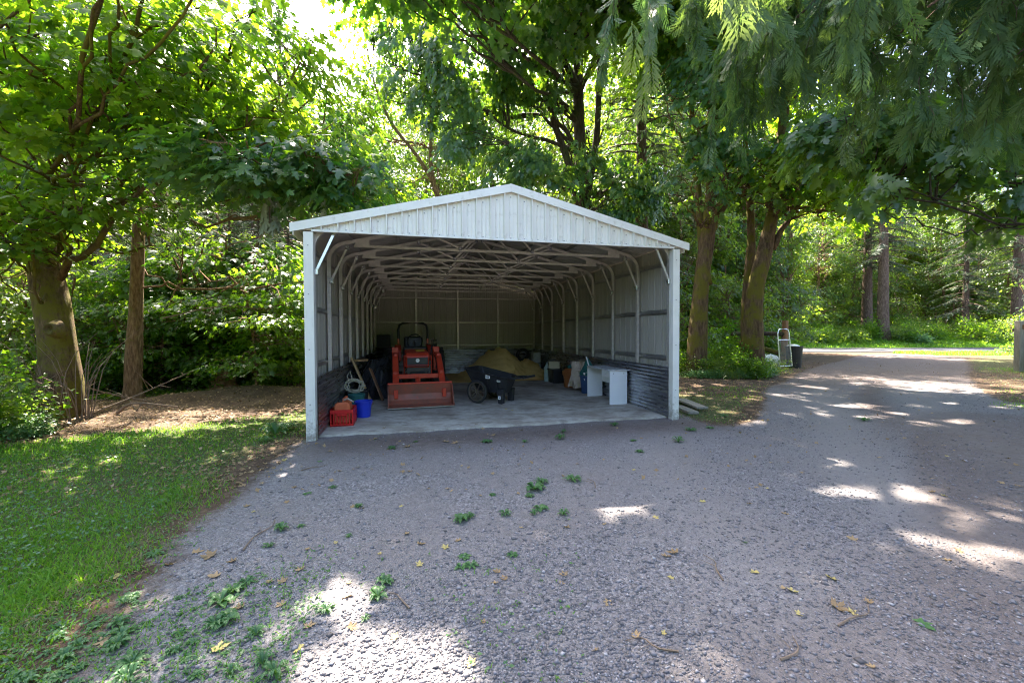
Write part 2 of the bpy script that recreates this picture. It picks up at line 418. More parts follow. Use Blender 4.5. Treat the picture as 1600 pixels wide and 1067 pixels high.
# zones of the ground's own material
grass_line = [(-6.5, -5.5), (-2.3, -4.9), (.2, -4.45), (.15, -3.2), (-.55, -1.6), (-.35, -.3), (-.1, .15)]
def zones(x, y):
    w = .16 * wob(x, y, 6, 24)
    X, D = to_view(x, y)
    # the edge between grass and gravel runs from the camera's left to the shed's left post
    ex = np.interp(y, [-8, -4.6, -3.4, -2.2, -1.0, 0.0, .6, 30], [-.5, -.5, -.5, -.55, -.62, -.5, -.28, -.15])
    grass_l = smooth(ex - x, -.55, .55)
    dirt_l = smooth(y - np.interp(x, [-9, -5, -3, -1, -.2, 0], [-.6, .1, 1.0, 2.0, 3.2, 3.4]), -.5, .5) * smooth(.1 - x, -.1, .2)
    grass_l = grass_l * (1 - dirt_l)
    off = drive_off(x, y)
    right_front = smooth(x, 6.0, 6.8) * smooth(y, -1.1, -.1)
    left_of_drive = smooth(-off, .75, 1.7) * right_front
    grass_m = left_of_drive * smooth(2.2 - y, -1.5, 1.5)                                       # thin grass between shed and drive
    soil_r = left_of_drive * smooth(y - 2.2, -1.5, 1.5)
    right_side = smooth(off, 2.6, 3.6) * smooth(y, -1.5, .5)
    verge = smooth(D, ROAD_FAR - .2, ROAD_FAR + .3) + smooth(D, 27.5, 28.5) * smooth(off, 3, 5)
    grass = np.clip(grass_l + .75*grass_m + .5*right_side + verge, 0, 1)
    gravel = smooth(x - ex, -.35, 1.25) * (1 - dirt_l) * (1 - left_of_drive) * (1 - right_side) * (1 - np.clip(verge, 0, 1))
    gravel = gravel * (1 - smooth(D, 36, 37))
    behind = smooth(y, 9, 10) * smooth(-off, 2, 3)
    gravel = gravel * (1 - behind)
    # worn browner earth along the shed front and in patches
    worn = np.exp(-((y + .35) / .55) ** 2) * smooth(x, -.3, .5) * (1 - smooth(x, 6.2, 7.5)) * .75
    worn = np.maximum(worn, .55 * smooth(wob(x*1.2, y*1.2, 3, 12), .7, 2.2))
    worn = np.maximum(worn, .7*np.exp(-((off - .85)/.35)**2)*smooth(y, -3.5, 0)); worn = np.maximum(worn, .8 * smooth(D, 9, 15) * (1-smooth(D, 27, 30)))
    return np.clip(gravel + w*.25*(gravel > .02), 0, 1), np.clip(grass + w*.3*(grass > .02), 0, 1), np.clip(worn, 0, 1)
Zg, Zs, Zw = zones(GX, GY)
nx, ny = GX.shape
idx = np.arange(nx*ny).reshape(nx, ny)
Q = np.stack([idx[:-1, :-1], idx[1:, :-1], idx[1:, 1:], idx[:-1, 1:]], -1).reshape(-1, 4)

k = NT('ground_surface'); v = k.co()
gA, sA, wA = k.attr('gravel'), k.attr('grassy'), k.attr('worn')
nb = k.noise(v, 2.3, 8, .65); nf = k.noise(v, 17, 6, .7); nm = k.noise(v, 60, 4, .7)
soil = k.ramp(k.math('ADD', k.math('MULTIPLY', nb, .5), k.math('MULTIPLY', nf, .5)), [(.35, (.050,.032,.022)), (.52, (.11,.072,.046)), (.68, (.20,.14,.095))])
lawn = k.ramp(nf, [(.3, (.045,.055,.020)), (.6, (.10,.11,.04)), (.8, (.17,.145,.075))])
vo = k.n('TexVoronoi'); vo.inputs['Scale'].default_value = 55; k.l(v, vo.inputs['Vector'])
vo2 = k.n('TexVoronoi'); vo2.inputs['Scale'].default_value = 130; k.l(v, vo2.inputs['Vector'])
s1 = k.ramp(vo.outputs['Color'], [(.1, (.108,.100,.102)), (.5, (.186,.174,.178)), (.95, (.335,.315,.32))])
s2 = k.ramp(vo2.outputs['Color'], [(.1, (.10,.095,.096)), (.5, (.18,.168,.170)), (.95, (.315,.296,.30))])
grav = k.mix(k.ramp(nb, [(.4, (0,0,0)), (.6, (1,1,1))]), s1, s2)
dust = k.ramp(nf, [(.3, (.155,.137,.132)), (.7, (.255,.226,.216))])
grav = k.mix(k.ramp(k.noise(v, .8, 7, .65), [(.44, (0,0,0)), (.64, (.75,)*3)]), grav, dust)
earth = k.ramp(nf, [(.3, (.085,.058,.048)), (.7, (.17,.125,.105))])
grav = k.mix(k.math('MULTIPLY', k.attr('rut'), k.ramp(nf, [(.3, (.35,)*3), (.6, (1,1,1))]), clamp=True), grav, k.mix(nm, (.195,.178,.172), (.285,.262,.253)))
wf = k.math('MULTIPLY', wA, k.math('ADD', nb, .45), clamp=True)
grav = k.mix(wf, grav, earth)
def soft(att, amt=.9): return k.ramp(k.math('ADD', att, k.math('MULTIPLY', k.math('SUBTRACT', k.math('ADD', k.math('MULTIPLY', nb, .5), k.math('MULTIPLY', nf, .5)), .5), amt)), [(.38, (0,0,0)), (.62, (1,1,1))])
c = k.mix(soft(sA), soil, lawn); c = k.mix(soft(gA), c, grav)
k.l(c, k.b.inputs['Base Color']); k.b.inputs['Roughness'].default_value = .95; k.b.inputs['Specular IOR Level'].default_value = .2
h = k.math('ADD', k.math('MULTIPLY', vo.outputs['Distance'], -.9), k.math('ADD', k.math('MULTIPLY', vo2.outputs['Distance'], -.5), nm))
k.bump(h, .8, .012); MT['ground'] = k.m
gme = tri_mesh('ground', np.stack([GX, GY, GZ], -1).reshape(-1, 3), Q, MT['ground'], smooth=True,
               attrs={'rut': ruts(GX, GY).ravel(), 'gravel': Zg.ravel(), 'grassy': Zs.ravel(), 'worn': Zw.ravel()})
ground = link('ground', gme); ground['kind'] = 'structure'

# paved road across the end of the drive
def road_pt(X, D): return (CAM[0] + X*math.cos(YAW) + D*math.sin(YAW), CAM[1] - X*math.sin(YAW) + D*math.cos(YAW))
V = []; F = []
xs = np.linspace(-70, 110, 91)
for X in xs:
    for D in (ROAD_NEAR - .01*X + .12*math.sin(X*.7), 31.6 - .01*X, 33.3 - .01*X, 35 - .01*X, ROAD_FAR - .01*X + .1*math.sin(X*.9 + 1)):
        px_, py_ = road_pt(X, D); V.append((px_, py_, float(ground_z(np.array(px_), np.array(py_))) * 0 + .012))
for i in range(len(xs)-1):
    for j in range(4): a = i*5 + j; F.append((a, a+1, a+6, a+5))
road = MB().add(V, F).build('road', MT['asphalt']); road['kind'] = 'structure'

# ------------------------------------------------------------------ the open-fronted metal shed
W, L, SL, APEX = 6.1, 9.08, .246, 3.86
def roof_z(x): return APEX - SL * abs(x - W/2)
slab = MB()
SX = np.linspace(.02, W-.02, 50); SY = np.linspace(.17, L-.02, 60)
A_, B_ = np.meshgrid(SX, SY, indexing='ij')
front = .02*np.sin(A_*3.1) + .018*np.sin(A_*9.7+1) + .012*np.sin(A_*21)
B_ = np.where(B_ < .2, B_ + front - .02, B_)
Zs_ = .002*np.sin(A_*4)*np.sin(B_*3)
ii = np.arange(3000).reshape(50, 60)
Fq = np.stack([ii[:-1,:-1], ii[1:,:-1], ii[1:,1:], ii[:-1,1:]], -1).reshape(-1,4)
slab.add(np.stack([A_, B_, Zs_], -1).reshape(-1,3), Fq)
edge = np.stack([A_[:,0], B_[:,0], Zs_[:,0]], -1); low = edge.copy(); low[:,2] = -.12; low[:,1] -= .012
slab.add(np.concatenate([edge, low]), [(i, i+50, i+51, i+1) for i in range(49)])
so = slab.build('concrete_floor', MT['concrete'], smooth=True); so['kind'] = 'structure'

shed = thing('metal_shed', 'white ribbed steel shed with open front and shallow gable roof beside gravel', 'shed')
def rib_profile(w, pitch=.23, hh=.02, phase=0.0):
    """(s, h) points across a ribbed sheet: tall ribs with two low stiffeners between"""
    pts = []; n = max(1, int(round(w / pitch))); f = w / n / .23
    for i in range(n):
        pts += [((i*.23 + q)*f, h * hh) for q, h in ((0, 1), (.016, 1), (.024, 0), (.085, 0), (.092, .2), (.100, .2), (.107, 0), (.150, 0), (.157, .2), (.165, .2), (.172, 0), (.222, 0))]
    return pts + [(w + .004, hh)]
# wall panels: ribs stand towards the outside; each sheet is a part
pw = .908
prof = rib_profile(pw, .227, .02)
wm = MB(); n = len(prof)
wm.add([( -h, s, 0) for s, h in prof] + [(-h, s, 3.10) for s, h in prof] , [(i+n, i+1+n, i+1, i) for i in range(n-1)])
panel_left = wm.mesh('wall_panel', MT['sheet'], recalc=False)
wm = MB(); wm.add([(h, s, 0) for s, h in prof] + [(h, s, 3.10) for s, h in prof], [(i, i+1, i+1+n, i+n) for i in range(n-1)])
panel_right = wm.mesh('wall_panel', MT['sheet'], recalc=False)
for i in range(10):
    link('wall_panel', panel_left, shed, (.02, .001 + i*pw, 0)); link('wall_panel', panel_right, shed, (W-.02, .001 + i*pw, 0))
bw = W / 7
prof = rib_profile(bw, bw/4, .02)
for i in range(7):
    x0 = i*bw
    bt = MB(); bt.add([(s, h, 0) for s, h in prof] + [(s, h, roof_z(x0+s)-.002) for s, h in prof], [(j+len(prof), j+1+len(prof), j+1, j) for j in range(len(prof)-1)])
    link('wall_panel', bt.mesh('wall_panel', MT['sheet'], recalc=False), shed, (x0, L-.002, 0))
# gable sheets over the open front
gw = W / 9; prof = rib_profile(gw, gw/3, .055)
for i in range(9):
    x0 = i*gw; g = MB(); m = len(prof)
    g.add([(s, -h, 0) for s, h in prof] + [(s, -h, max(.01, roof_z(x0+s)-3.02-.02)) for s, h in prof], [(j, j+1, j+1+m, j+m) for j in range(m-1)])
    g.build('gable_panel', MT['white_steel'], shed, loc=(x0, -.012, 3.02))
MB().beam((.10,-.03,3.015), (W-.10,-.03,3.015), .045, .03).build('gable_trim', MT['trim_steel'], shed)
# roof sheets, their ribs down the slope, and the purlins below them
OV = .16
rp = rib_profile(pw, .227, .018); m = len(rp)
rm = MB(); ra = math.atan(SL)
rm.add([(-OV, s, roof_z(-OV)+h) for s, h in rp] + [(W/2, s, APEX+h) for s, h in rp], [(j+m, j+1+m, j+1, j) for j in range(m-1)])
roof_l = rm.mesh('roof_panel', MT['sheet'], recalc=False)
rm = MB(); rm.add([(W/2+.002, s, APEX+h) for s, h in rp] + [(W+OV, s, roof_z(W+OV)+h) for s, h in rp], [(j+m, j+1+m, j+1, j) for j in range(m-1)])
roof_r = rm.mesh('roof_panel', MT['sheet'], recalc=False)
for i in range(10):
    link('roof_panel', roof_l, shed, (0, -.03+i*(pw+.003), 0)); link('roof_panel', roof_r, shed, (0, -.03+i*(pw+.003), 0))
MB().add([(W/2-.2, -.05, roof_z(W/2-.2)+.03), (W/2, -.05, APEX+.045), (W/2+.2, -.05, roof_z(W/2+.2)+.03), (W/2-.2, L+.05, roof_z(W/2-.2)+.03), (W/2, L+.05, APEX+.045), (W/2+.2, L+.05, roof_z(W/2+.2)+.03)],
         [(0,1,4,3), (1,2,5,4)]).build('ridge_cap', MT['trim_steel'], shed)
for sgn in (-1, 1):     # white rake trim along the front slope
    xe = -OV-.02 if sgn < 0 else W+OV+.02
    za, ze = APEX+.035, roof_z(xe)+.035
    t = MB(); d = .125
    xm = W/2 + sgn*.0005
    t.add([(xe,-.075,ze),(xm,-.075,za),(xm,-.075,za-d),(xe,-.075,ze-d),(xe,.05,ze),(xm,.05,za),(xm,-.045,za-d),(xe,-.045,ze-d)],
          [(0,1,2,3),(0,4,5,1),(3,2,6,7),(0,3,7,4)])
    t.build('rake_trim', MT['trim_steel'], shed)
    ev = MB(); xi = xe + sgn*-.02
    ev.box((min(xe, xi), .06, ze-.14), (max(xe, xi), L+.03, ze-.02)); ev.build('eave_trim', MT['trim_steel'], shed)
for x, y in ((-.012, -.045), (W-.118, -.045)):
    p = MB(); p.box((x, y, -.10), (x+.13, y+.125, 2.995)); p.build('corner_trim', MT['post_trim'], shed, bevel=.004)
sc_b = MB()
for i in range(27):
    x = (i + .5)*W/27
    for z in (3.045,) + ((roof_z(x) - .16,) if roof_z(x) > 3.35 else ()): sc_b.box((x-.009, -.021, z-.009), (x+.009, -.011, z+.009))
for x in (.05, W-.06):
    for z in (.5, 1.3, 2.1, 2.8): sc_b.box((x-.008, -.052, z-.008), (x+.008, -.044, z+.008))
o = sc_b.build('fixing_screws', MT['hat'], shed); o['kind'] = 'stuff'
# tube frames: nine bows
FY = [.12 + i*(L-.24)/8 for i in range(9)]
T = .062
PX_, Z0, RB = .085, 2.78, .33
def side(x, s): return x if s < 0 else W - x
th = [math.pi - math.radians(76.2) * i / 8 for i in range(9)]
def bend_path(s): return [(side(PX_+RB+RB*math.cos(a), s), 0, Z0 + RB*math.sin(a)) for a in th]
def square_tube(path, t):
    V = []; F = []; P = np.array(path)
    Tn = np.gradient(P, axis=0); Tn /= np.linalg.norm(Tn, axis=1)[:, None]
    for p, q in zip(P, Tn):
        a = np.array((0, 1, 0)); b = np.cross(q, a)
        for i, j in ((-1,-1),(1,-1),(1,1),(-1,1)): V.append(p + a*i*t/2 + b*j*t/2)
    for i in range(len(P)-1):
        for k2 in range(4): F.append((i*4+k2, i*4+(k2+1)%4, (i+1)*4+(k2+1)%4, (i+1)*4+k2))
    return V, F
parts = {}
for s in (-1, 1):
    x = side(PX_, s)
    parts['post', s] = MB().box((x-T/2, -T/2, 0), (x+T/2, T/2, Z0)).mesh('post', MT['galv'])
    V, F = square_tube(bend_path(s), T); parts['bend', s] = MB().add(V, F).mesh('corner_bend', MT['galv'])
    e = bend_path(s)[-1]
    parts['rafter', s] = MB().beam(e, (W/2, 0, e[2] + abs(W/2-e[0])*SL), T, T, (0,1,0)).mesh('rafter', MT['galv'])
    a, b = (side(.13, s), -.05, 2.44), (side(.395, s), -.05, 3.03)
    parts['brace', s] = MB().beam(a, b, .036, .036, (0,1,0)).mesh('brace', MT['galv'])
    parts['brace0', s] = MB().beam(a, b, .036, .036, (0,1,0)).mesh('brace', MT['silver'])
    parts['clip', s] = [MB().box((p[0]-.032, -.085, p[2]-.05), (p[0]+.032, -.015, p[2]+.045)).mesh('clip', MT['clip'], bevel=.008) for p in (a, b)]
    parts['gusset', s] = MB().box((min(side(.52,s), side(.76,s)), -.036, 3.05), (max(side(.52,s), side(.76,s)), -.032, 3.17)).mesh('gusset_plate', MT['galv'])
parts['tie'] = MB().beam((.5, 0, 3.065), (W-.5, 0, 3.065), T*.72, T*.72).mesh('tie_beam', MT['galv'])
zr = lambda x: APEX - .09 - SL*abs(x - W/2)
for j, (x1, x2) in enumerate(((1.62, 2.36), (2.98, 2.36), (3.12, 3.74), (4.48, 3.74))):
    a, b = (x1, -.045, zr(x1)-.02), (x2, -.045, 3.09)
    parts['web', j] = MB().beam(a, b, .034, .034, (0,1,0)).mesh('truss_web', MT['galv'])
    parts['webclip', j] = [MB().box((p[0]-.03, -.075, p[2]-.035), (p[0]+.03, -.02, p[2]+.035)).mesh('clip', MT['clip'], bevel=.008) for p in (a, b)]
for i, y in enumerate(FY):
    for s in (-1, 1):
        link('post', parts['post', s], shed, (0, y, 0)); link('corner_bend', parts['bend', s], shed, (0, y, 0)); link('rafter', parts['rafter', s], shed, (0, y, 0))
        b = link('brace', parts['brace0' if i == 0 and s < 0 else 'brace', s], shed, (0, y, 0))
        for c_ in parts['clip', s]: link('clip', c_, b)
        link('gusset_plate', parts['gusset', s], shed, (0, y, 0))
    link('tie_beam', parts['tie'], shed, (0, y, 0))
    if i < 8:
        for j in range(4):
            wb = link('truss_web', parts['web', j], shed, (0, y, 0))
            for c_ in parts['webclip', j]: link('clip', c_, wb)
# purlins under the roof, girts on the walls, posts of the back wall
for d in (.45, 1.15, 1.85, 2.6):
    for s in (-1, 1):
        x = W/2 + s*d; z = roof_z(x) - .025
        MB().prism([(x-.045, z+.02), (x-.022, z+.018), (x-.018, z-.018), (x+.018, z-.018), (x+.022, z+.018), (x+.045, z+.02)], 'y', .03, L-.03).build('purlin', MT['hat'], shed)
for z in (1.05, 1.905, 2.80):
    for s in (-1, 1):
        x = side(.022, s); y0 = .15
        def px(q): return x + (q if s < 0 else -q)
        MB().prism([(px(0), z-.05), (px(.003), z-.025), (px(.032), z-.02), (px(.032), z+.02), (px(.003), z+.025), (px(0), z+.05)], 'y', .02, L-.02).build('wall_girt', MT['hat'], shed)
    MB().prism([(L-.022, z-.035), (L-.075, z-.018), (L-.075, z+.018), (L-.022, z+.035)], 'x', .12, W-.12).build('back_girt', MT['clip'] if 0 else MT['galv'], shed)
for x in (1.53, 3.05, 4.57):
    MB().box((x-.03, L-.16, 0), (x+.03, L-.10, zr(x)-.03)).build('back_post', MT['galv'], shed)
# rusty-streaked corrugated sheets lining the foot of the walls
def corr(length, height, seed):
    zz = np.linspace(0, height, 79); hh = .0085*np.sin(zz/.068*2*math.pi)
    V = []; ys = np.linspace(0, length, 5); g = np.random.default_rng(seed)
    for y in ys:
        bow = g.normal(0, .003)
        for z, h in zip(zz, hh): V.append((h + bow, y, z))
    F = [(i*79+j, (i+1)*79+j, (i+1)*79+j+1, i*79+j+1) for i in range(4) for j in range(78)]
    return V, F
for i in range(5):
    for s in (-1, 1):
        V, F = corr(1.80, .90, i + (s > 0)*9)
        o = MB().add(V, F).build('corrugated_sheet', MT['corr'], shed, smooth=True, loc=(side(.135 + .004*(i % 2), s), .07 + i*1.785, .004)); o.rotation_euler = (0, 0, 0)
for i in range(3):
    V, F = corr(1.94, .90, 30 + i)
    o = MB().add(V, F).build('corrugated_sheet', MT['corr'], shed, smooth=True, loc=(.15 + i*1.93 + 1.94, L-.18 - .004*(i % 2), .004)); o.rotation_euler = (0, 0, R(90))
# ------------------------------------------------------------------ things in and beside the shed
def ring(c, r, axis, n=24):
    return [(c[0]+r*math.cos(a), c[1]+r*math.sin(a), c[2]) if axis == 'z' else ((c[0], c[1]+r*math.cos(a), c[2]+r*math.sin(a)) if axis == 'x' else (c[0]+r*math.cos(a), c[1], c[2]+r*math.sin(a)))
            for a in np.linspace(0, 2*math.pi, n+1)]
def wheel(parent, c, r, w, rimr, mat_rim, lugs=0, spokes=0, name='wheel'):
    """a wheel (axle along x) > tyre, rim"""
    wl = link(name, None, parent, c)
    b = MB(); hw = w/2
    b.lathe([(rimr, -hw*.8), (r*.9, -hw), (r*.98, -hw*.8), (r, 0), (r*.98, hw*.8), (r*.9, hw), (rimr, hw*.8), (rimr*.98, 0), (rimr, -hw*.8)], 32, axis='x', caps=False)
    for q in range(lugs):
        a = 2*math.pi*q/lugs; s = 1 if q % 2 else -1
        p = (0, r*.99*math.cos(a), r*.99*math.sin(a)); a2 = a + .16
        b.beam(p, (s*hw*.92, r*.97*math.cos(a2), r*.97*math.sin(a2)), .035, .05, (0, math.cos(a), math.sin(a)))
    b.build('tyre', MT['black_rubber'], wl)
    b = MB()
    b.lathe([(rimr*1.0, -hw*.7), (rimr, hw*.7), (rimr*.92, hw*.6), (rimr*.92, -hw*.6), (rimr, -hw*.7)], 28, axis='x', caps=False)
    if spokes:
        b.lathe([(.03, -hw*1.1), (.03, hw*1.1)], 12, axis='x')
        for q in range(spokes):
            a = 2*math.pi*q/spokes + .2; b.beam((0, .02*math.cos(a), .02*math.sin(a)), (0, rimr*.95*math.cos(a), rimr*.95*math.sin(a)), .016, .034, (1, 0, 0))
    else:
        b.lathe([(rimr*.93, 0), (rimr*.6, hw*.3), (.09, hw*.35), (.08, hw*.5), (.001, hw*.5)], 24, axis='x')
        b.lathe([(rimr*.93, 0), (rimr*.6, -hw*.3), (.09, -hw*.35), (.08, -hw*.5), (.001, -hw*.5)], 24, axis='x')
    b.build('rim', mat_rim, wl); return wl

# --- compact tractor with front loader
t = thing('tractor', 'red compact tractor with front loader bucket and black roll bar parked in shed', 'tractor', (1.65, 2.0, 0), R(3.3))
b = MB()   # loader bucket: curved back, floor, cheeks; seen into from the front
pr = [(.00, .02), (.0, .035), (.34, .05), (.44, .14), (.47, .30), (.40, .47), (.385, .465), (.45, .30), (.42, .155), (.33, .072), (.0, .055)]
prof_b = [(-.02, .03), (.30, .03), (.42, .10), (.47, .24), (.40, .475)]
inner = [(.38, .47), (.445, .245), (.40, .125), (.29, .05), (-.02, .045)]
b.prism(prof_b + inner, 'x', -.645, .645)
for s in (-1, 1): b.prism([(-.02, .03), (.30, .03), (.42, .10), (.47, .24), (.40, .475), (.30, .43), (.05, .10)], 'x', s*.645, s*.665)
bk = b.build('loader_bucket', MT['bucket_rust'], t, bevel=.004)
MB().beam((-.665, .385, .475), (.665, .385, .475), .045, .03).build('bucket_lip', MT['red_paint'], bk)
MB().box((-.665, -.055, .022), (.665, .03, .040)).build('cutting_edge', MT['hat'], bk)
for s in (-1, 1):   # loader arms rise over the front wheels
    a = MB(); x = s*.50
    pts = [(x, .55, .28), (x, .95, .62), (x, 1.55, .98), (x, 2.15, 1.02)]
    for p, q in zip(pts[:-1], pts[1:]): a.beam(p, q, .07, .13, (1,0,0))
    for p in pts[1:-1]: a.box((x-.034, p[1]-.06, p[2]-.06), (x+.034, p[1]+.06, p[2]+.06))
    a.box((x-.04, .38, .16), (x+.04, .60, .34))
    arm = a.build('loader_arm', MT['red_paint'], t, bevel=.006)
    c = MB(); c.beam((x*.98, .9, .36), (x*.98, 1.75, .70), .055, .055); c.build('hydraulic_ram', MT['black_metal'], arm)
    m_ = MB(); m_.box((x-s*.02-.055, 2.05, .45), (x-s*.02+.055, 2.22, 1.16)); m_.box((x-.075, 2.03, .96), (x+.075, 2.25, 1.18)); m_.build('loader_post', MT['red_paint'], t, bevel=.008)
MB().beam((-.5, .98, .56), (.5, .98, .56), .10, .10).build('cross_tube', MT['red_paint'], t, bevel=.008)
c = MB(); c.beam((-.03, .52, .30), (-.03, .96, .52), .05); c.box((-.075, .90, .42), (-.05, 1.0, .56)); c.box((0, .90, .42), (.03, 1.0, .56)); c.build('bucket_linkage', MT['red_paint'], t, bevel=.004)
h = MB()  # bonnet
h.prism([(1.42, .70), (1.36, .98), (1.45, 1.06), (2.30, 1.12), (2.30, .70)], 'x', -.27, .27); hd = h.build('bonnet', MT['red_paint'], t, bevel=.025)
g = MB(); g.prism([(1.385, .74), (1.348, .94), (1.36, .95), (1.43, .95), (1.43, .74)], 'x', -.235, .235); gr = g.build('grille', MT['dark_grey'], t, bevel=.008)
s_ = MB()
for z in (.66, .70): s_.box((-.22, 1.375, z), (.22, 1.39, z+.012))
s_.box((-.24, 1.38, .50), (.24, 1.46, .72)); s_.build('lower_grille', MT['black_plastic'], gr)
em = MB(); em.lathe([(.001, 0), (.045, 0), (.045, .006), (.001, .006)], 20, (0, 1.345, .885), axis='y')
e = em.build('emblem', MT['emblem'], gr); 
e2 = MB(); e2.beam((-.016, 1.343, .872), (.012, 1.343, .898), .008, .004); e2.beam((-.012, 1.343, .898), (-.004, 1.343, .884), .007, .004); e2.build('emblem_mark', MT['black_metal'], gr)
gd = MB()
for p in ([(-.31, 1.25, .58), (-.31, 1.22, 1.0), (.31, 1.22, 1.0), (.31, 1.25, .58)],): gd.tube(p, .012, 6)
gd.tube([(-.31, 1.24, .78), (.31, 1.24, .78)], .009, 6)
gd.build('grille_guard', MT['red_paint'], t)
y_ = MB(); y_.prism([(1.75, 1.085), (1.95, 1.1), (1.97, 1.115), (1.75, 1.10)], 'x', -.02, .19); y_.build('yellow_rag', MT['yellow'], t, bevel=.004)
MB().box((-.18, 1.35, .36), (.18, 3.3, .62)).build('chassis', MT['black_metal'], t, bevel=.02)
MB().box((-.30, 2.3, .62), (.30, 2.62, 1.18)).build('dashboard', MT['black_plastic'], t, bevel=.04)
sw = MB(); sw.tube([(q[0], 2.62 + (q[2]-1.30)*-.6, q[2]) for q in ring((0, 0, 1.30), .19, 'y')], .016, 8, False)
sw.beam((0, 2.45, 1.12), (0, 2.62, 1.30), .03); sw.beam((-.18, 2.62, 1.30), (.18, 2.62, 1.30), .02, .01); sw.build('steering_wheel', MT['black_plastic'], t)
st = MB(); st.box((-.26, 2.85, .82), (.26, 3.30, .93)); st.prism([(3.26, .9), (3.38, 1.42), (3.46, 1.42), (3.36, .9)], 'x', -.25, .25); st.build('seat', MT['black_plastic'], t, bevel=.05)
rp_ = MB(); rp_.tube([(-.40, 3.45, .70), (-.40, 3.45, 1.62), (-.37, 3.45, 1.74), (-.28, 3.45, 1.80), (.28, 3.45, 1.80), (.37, 3.45, 1.74), (.40, 3.45, 1.62), (.40, 3.45, .70)], .033, 8); rp_.build('roll_bar', MT['black_metal'], t)
for s in (-1, 1):
    f_ = MB(); f_.prism([(2.55, .80), (2.65, 1.08), (2.95, 1.20), (3.4, 1.20), (3.4, 1.16), (2.97, 1.16), (2.68, 1.04), (2.60, .80)], 'x', s*.34, s*.50); f_.build('mudguard', MT['red_paint'], t, bevel=.01)
    wheel(t, (s*.64, 3.05, .56), .56, .30, .27, MT['red_paint'], lugs=22)
    wheel(t, (s*.44, 1.72, .30), .30, .20, .16, MT['red_paint'], lugs=18)
    l_ = MB(); l_.beam((s*.40, 3.43, 1.22), (s*.40, 3.43, 1.36), .06, .05); l_.build('rear_lamp', MT['orange_plastic'], t, bevel=.006)
for s in (-1, 1):
    pn = MB()
    for y, z in ((.55, .28), (.95, .62), (1.55, .98), (2.15, 1.05), (.9, .36), (1.75, .70)): pn.lathe([(.022, -.05), (.022, .05)], 10, (s*.50, y, z), axis='x')
    pn.build('pivot_pin', MT['black_metal'], t)
    hz = MB(); hz.tube([(s*.44, 2.1, 1.0), (s*.43, 1.5, .92), (s*.44, 1.0, .58), (s*.47, .75, .40), (s*.42, .62, .34)], .012, 6); hz.build('hydraulic_hose', MT['black_rubber'], t)
for x in (.40, .46, .52):
    l_ = MB(); l_.beam((x, 2.45, .95), (x+.03, 2.52, 1.32), .018); l_.lathe([(.001, 0), (.025, .01), (.025, .04), (.001, .055)], 10, (x+.03, 2.52, 1.31)); l_.build('control_lever', MT['black_metal'], t)
hs = MB()
for q in range(4): hs.tube([(.42+.03*q, 2.2, .75), (.40+.04*q, 2.15, 1.15+.04*q), (.45+.03*q, 2.3, 1.25), (.44+.03*q, 2.5, .8)], .011, 6)
hs.build('hydraulic_hose', MT['black_rubber'], t)

# --- black garden dump cart; local +x points from the wheels to the handle
MT['spoke'] = noisy('dull_brown_plastic', (.07,.055,.04), (.13,.10,.07), 9, .5)
ct = thing('dump_cart', 'black plastic garden dump cart with spoked wheels and white stickers beside tractor', 'garden cart', (3.10, 2.62, 0), math.atan2(-.66, .75))
tubm = MB()
def lofted(rings):
    V = []; F = []; n = len(rings[0])
    for r_ in rings: V += r_
    for i in range(len(rings)-1):
        for q in range(n): F.append((i*n+q, i*n+(q+1) % n, (i+1)*n+(q+1) % n, (i+1)*n+q))
    F.append(tuple(range(n))[::-1]); F.append(tuple((len(rings)-1)*n+q for q in range(n)))
    return V, F
def rect(x0, x1, w0, w1, z0, z1, k=.12):
    """rounded rectangle ring: back edge at x0, front at x1"""
    a = k*abs(x1-x0); p = []
    for x, y in ((x0, -w0+a*.7), (x0+a*.4, -w0), (x1-a, -w1), (x1, -w1+a), (x1, w1-a), (x1-a, w1), (x0+a*.4, w0), (x0, w0-a*.7)):
        f = (x-x0)/(x1-x0); p.append((x, y, z0 + (z1-z0)*f))
    return p
V, F = lofted([rect(-.16, .52, .22, .20, .24, .22), rect(-.26, .58, .27, .25, .42, .38), rect(-.42, .64, .34, .30, .73, .53), rect(-.45, .68, .37, .33, .735, .545), rect(-.45, .68, .37, .33, .755, .565),
    rect(-.40, .62, .325, .285, .755, .565), rect(-.24, .55, .255, .235, .42, .38), rect(-.14, .49, .20, .18, .265, .245)])
tubm.add(V, F); tb = tubm.build('tub', MT['black_plastic'], ct, bevel=.006)
rb = MB()
for s in (-1, 1):
    for x in (.0, .2, .4): rb.beam((x, s*(.345 - .05*x), .50), (x, s*(.245 - .03*x), .26), .03, .02, (0,1,0))
rb.build('rib', MT['black_plastic'], tb)
hb = MB(); hb.prism([(.60, .555), (.66, .575), (1.02, .60), (1.06, .585), (1.02, .565), (.70, .535)], 'y', -.27, -.22); hb.prism([(.60, .555), (.66, .575), (1.02, .60), (1.06, .585), (1.02, .565), (.70, .535)], 'y', .22, .27)
hb.box((1.0, -.28, .565), (1.06, .28, .605)); hb.box((.62, -.30, .545), (.80, .30, .565)); hb.build('handle', MT['black_plastic'], ct, bevel=.012)
for s in (-1, 1):
    lg = MB(); lg.prism([(.40, .30), (.56, .30), (.54, .0), (.43, .0)], 'y', s*.22-.055, s*.22+.055); lg.build('leg', MT['black_plastic'], ct, bevel=.015)
    w_ = wheel(ct, (-.02, s*.40, .255), .255, .055, .205, MT['spoke'], spokes=7); w_.rotation_euler = (0, 0, R(90))
MB().lathe([(.012, -.40), (.012, .40)], 10, (-.02, 0, .255), axis='y').build('axle', MT['hat'], ct)
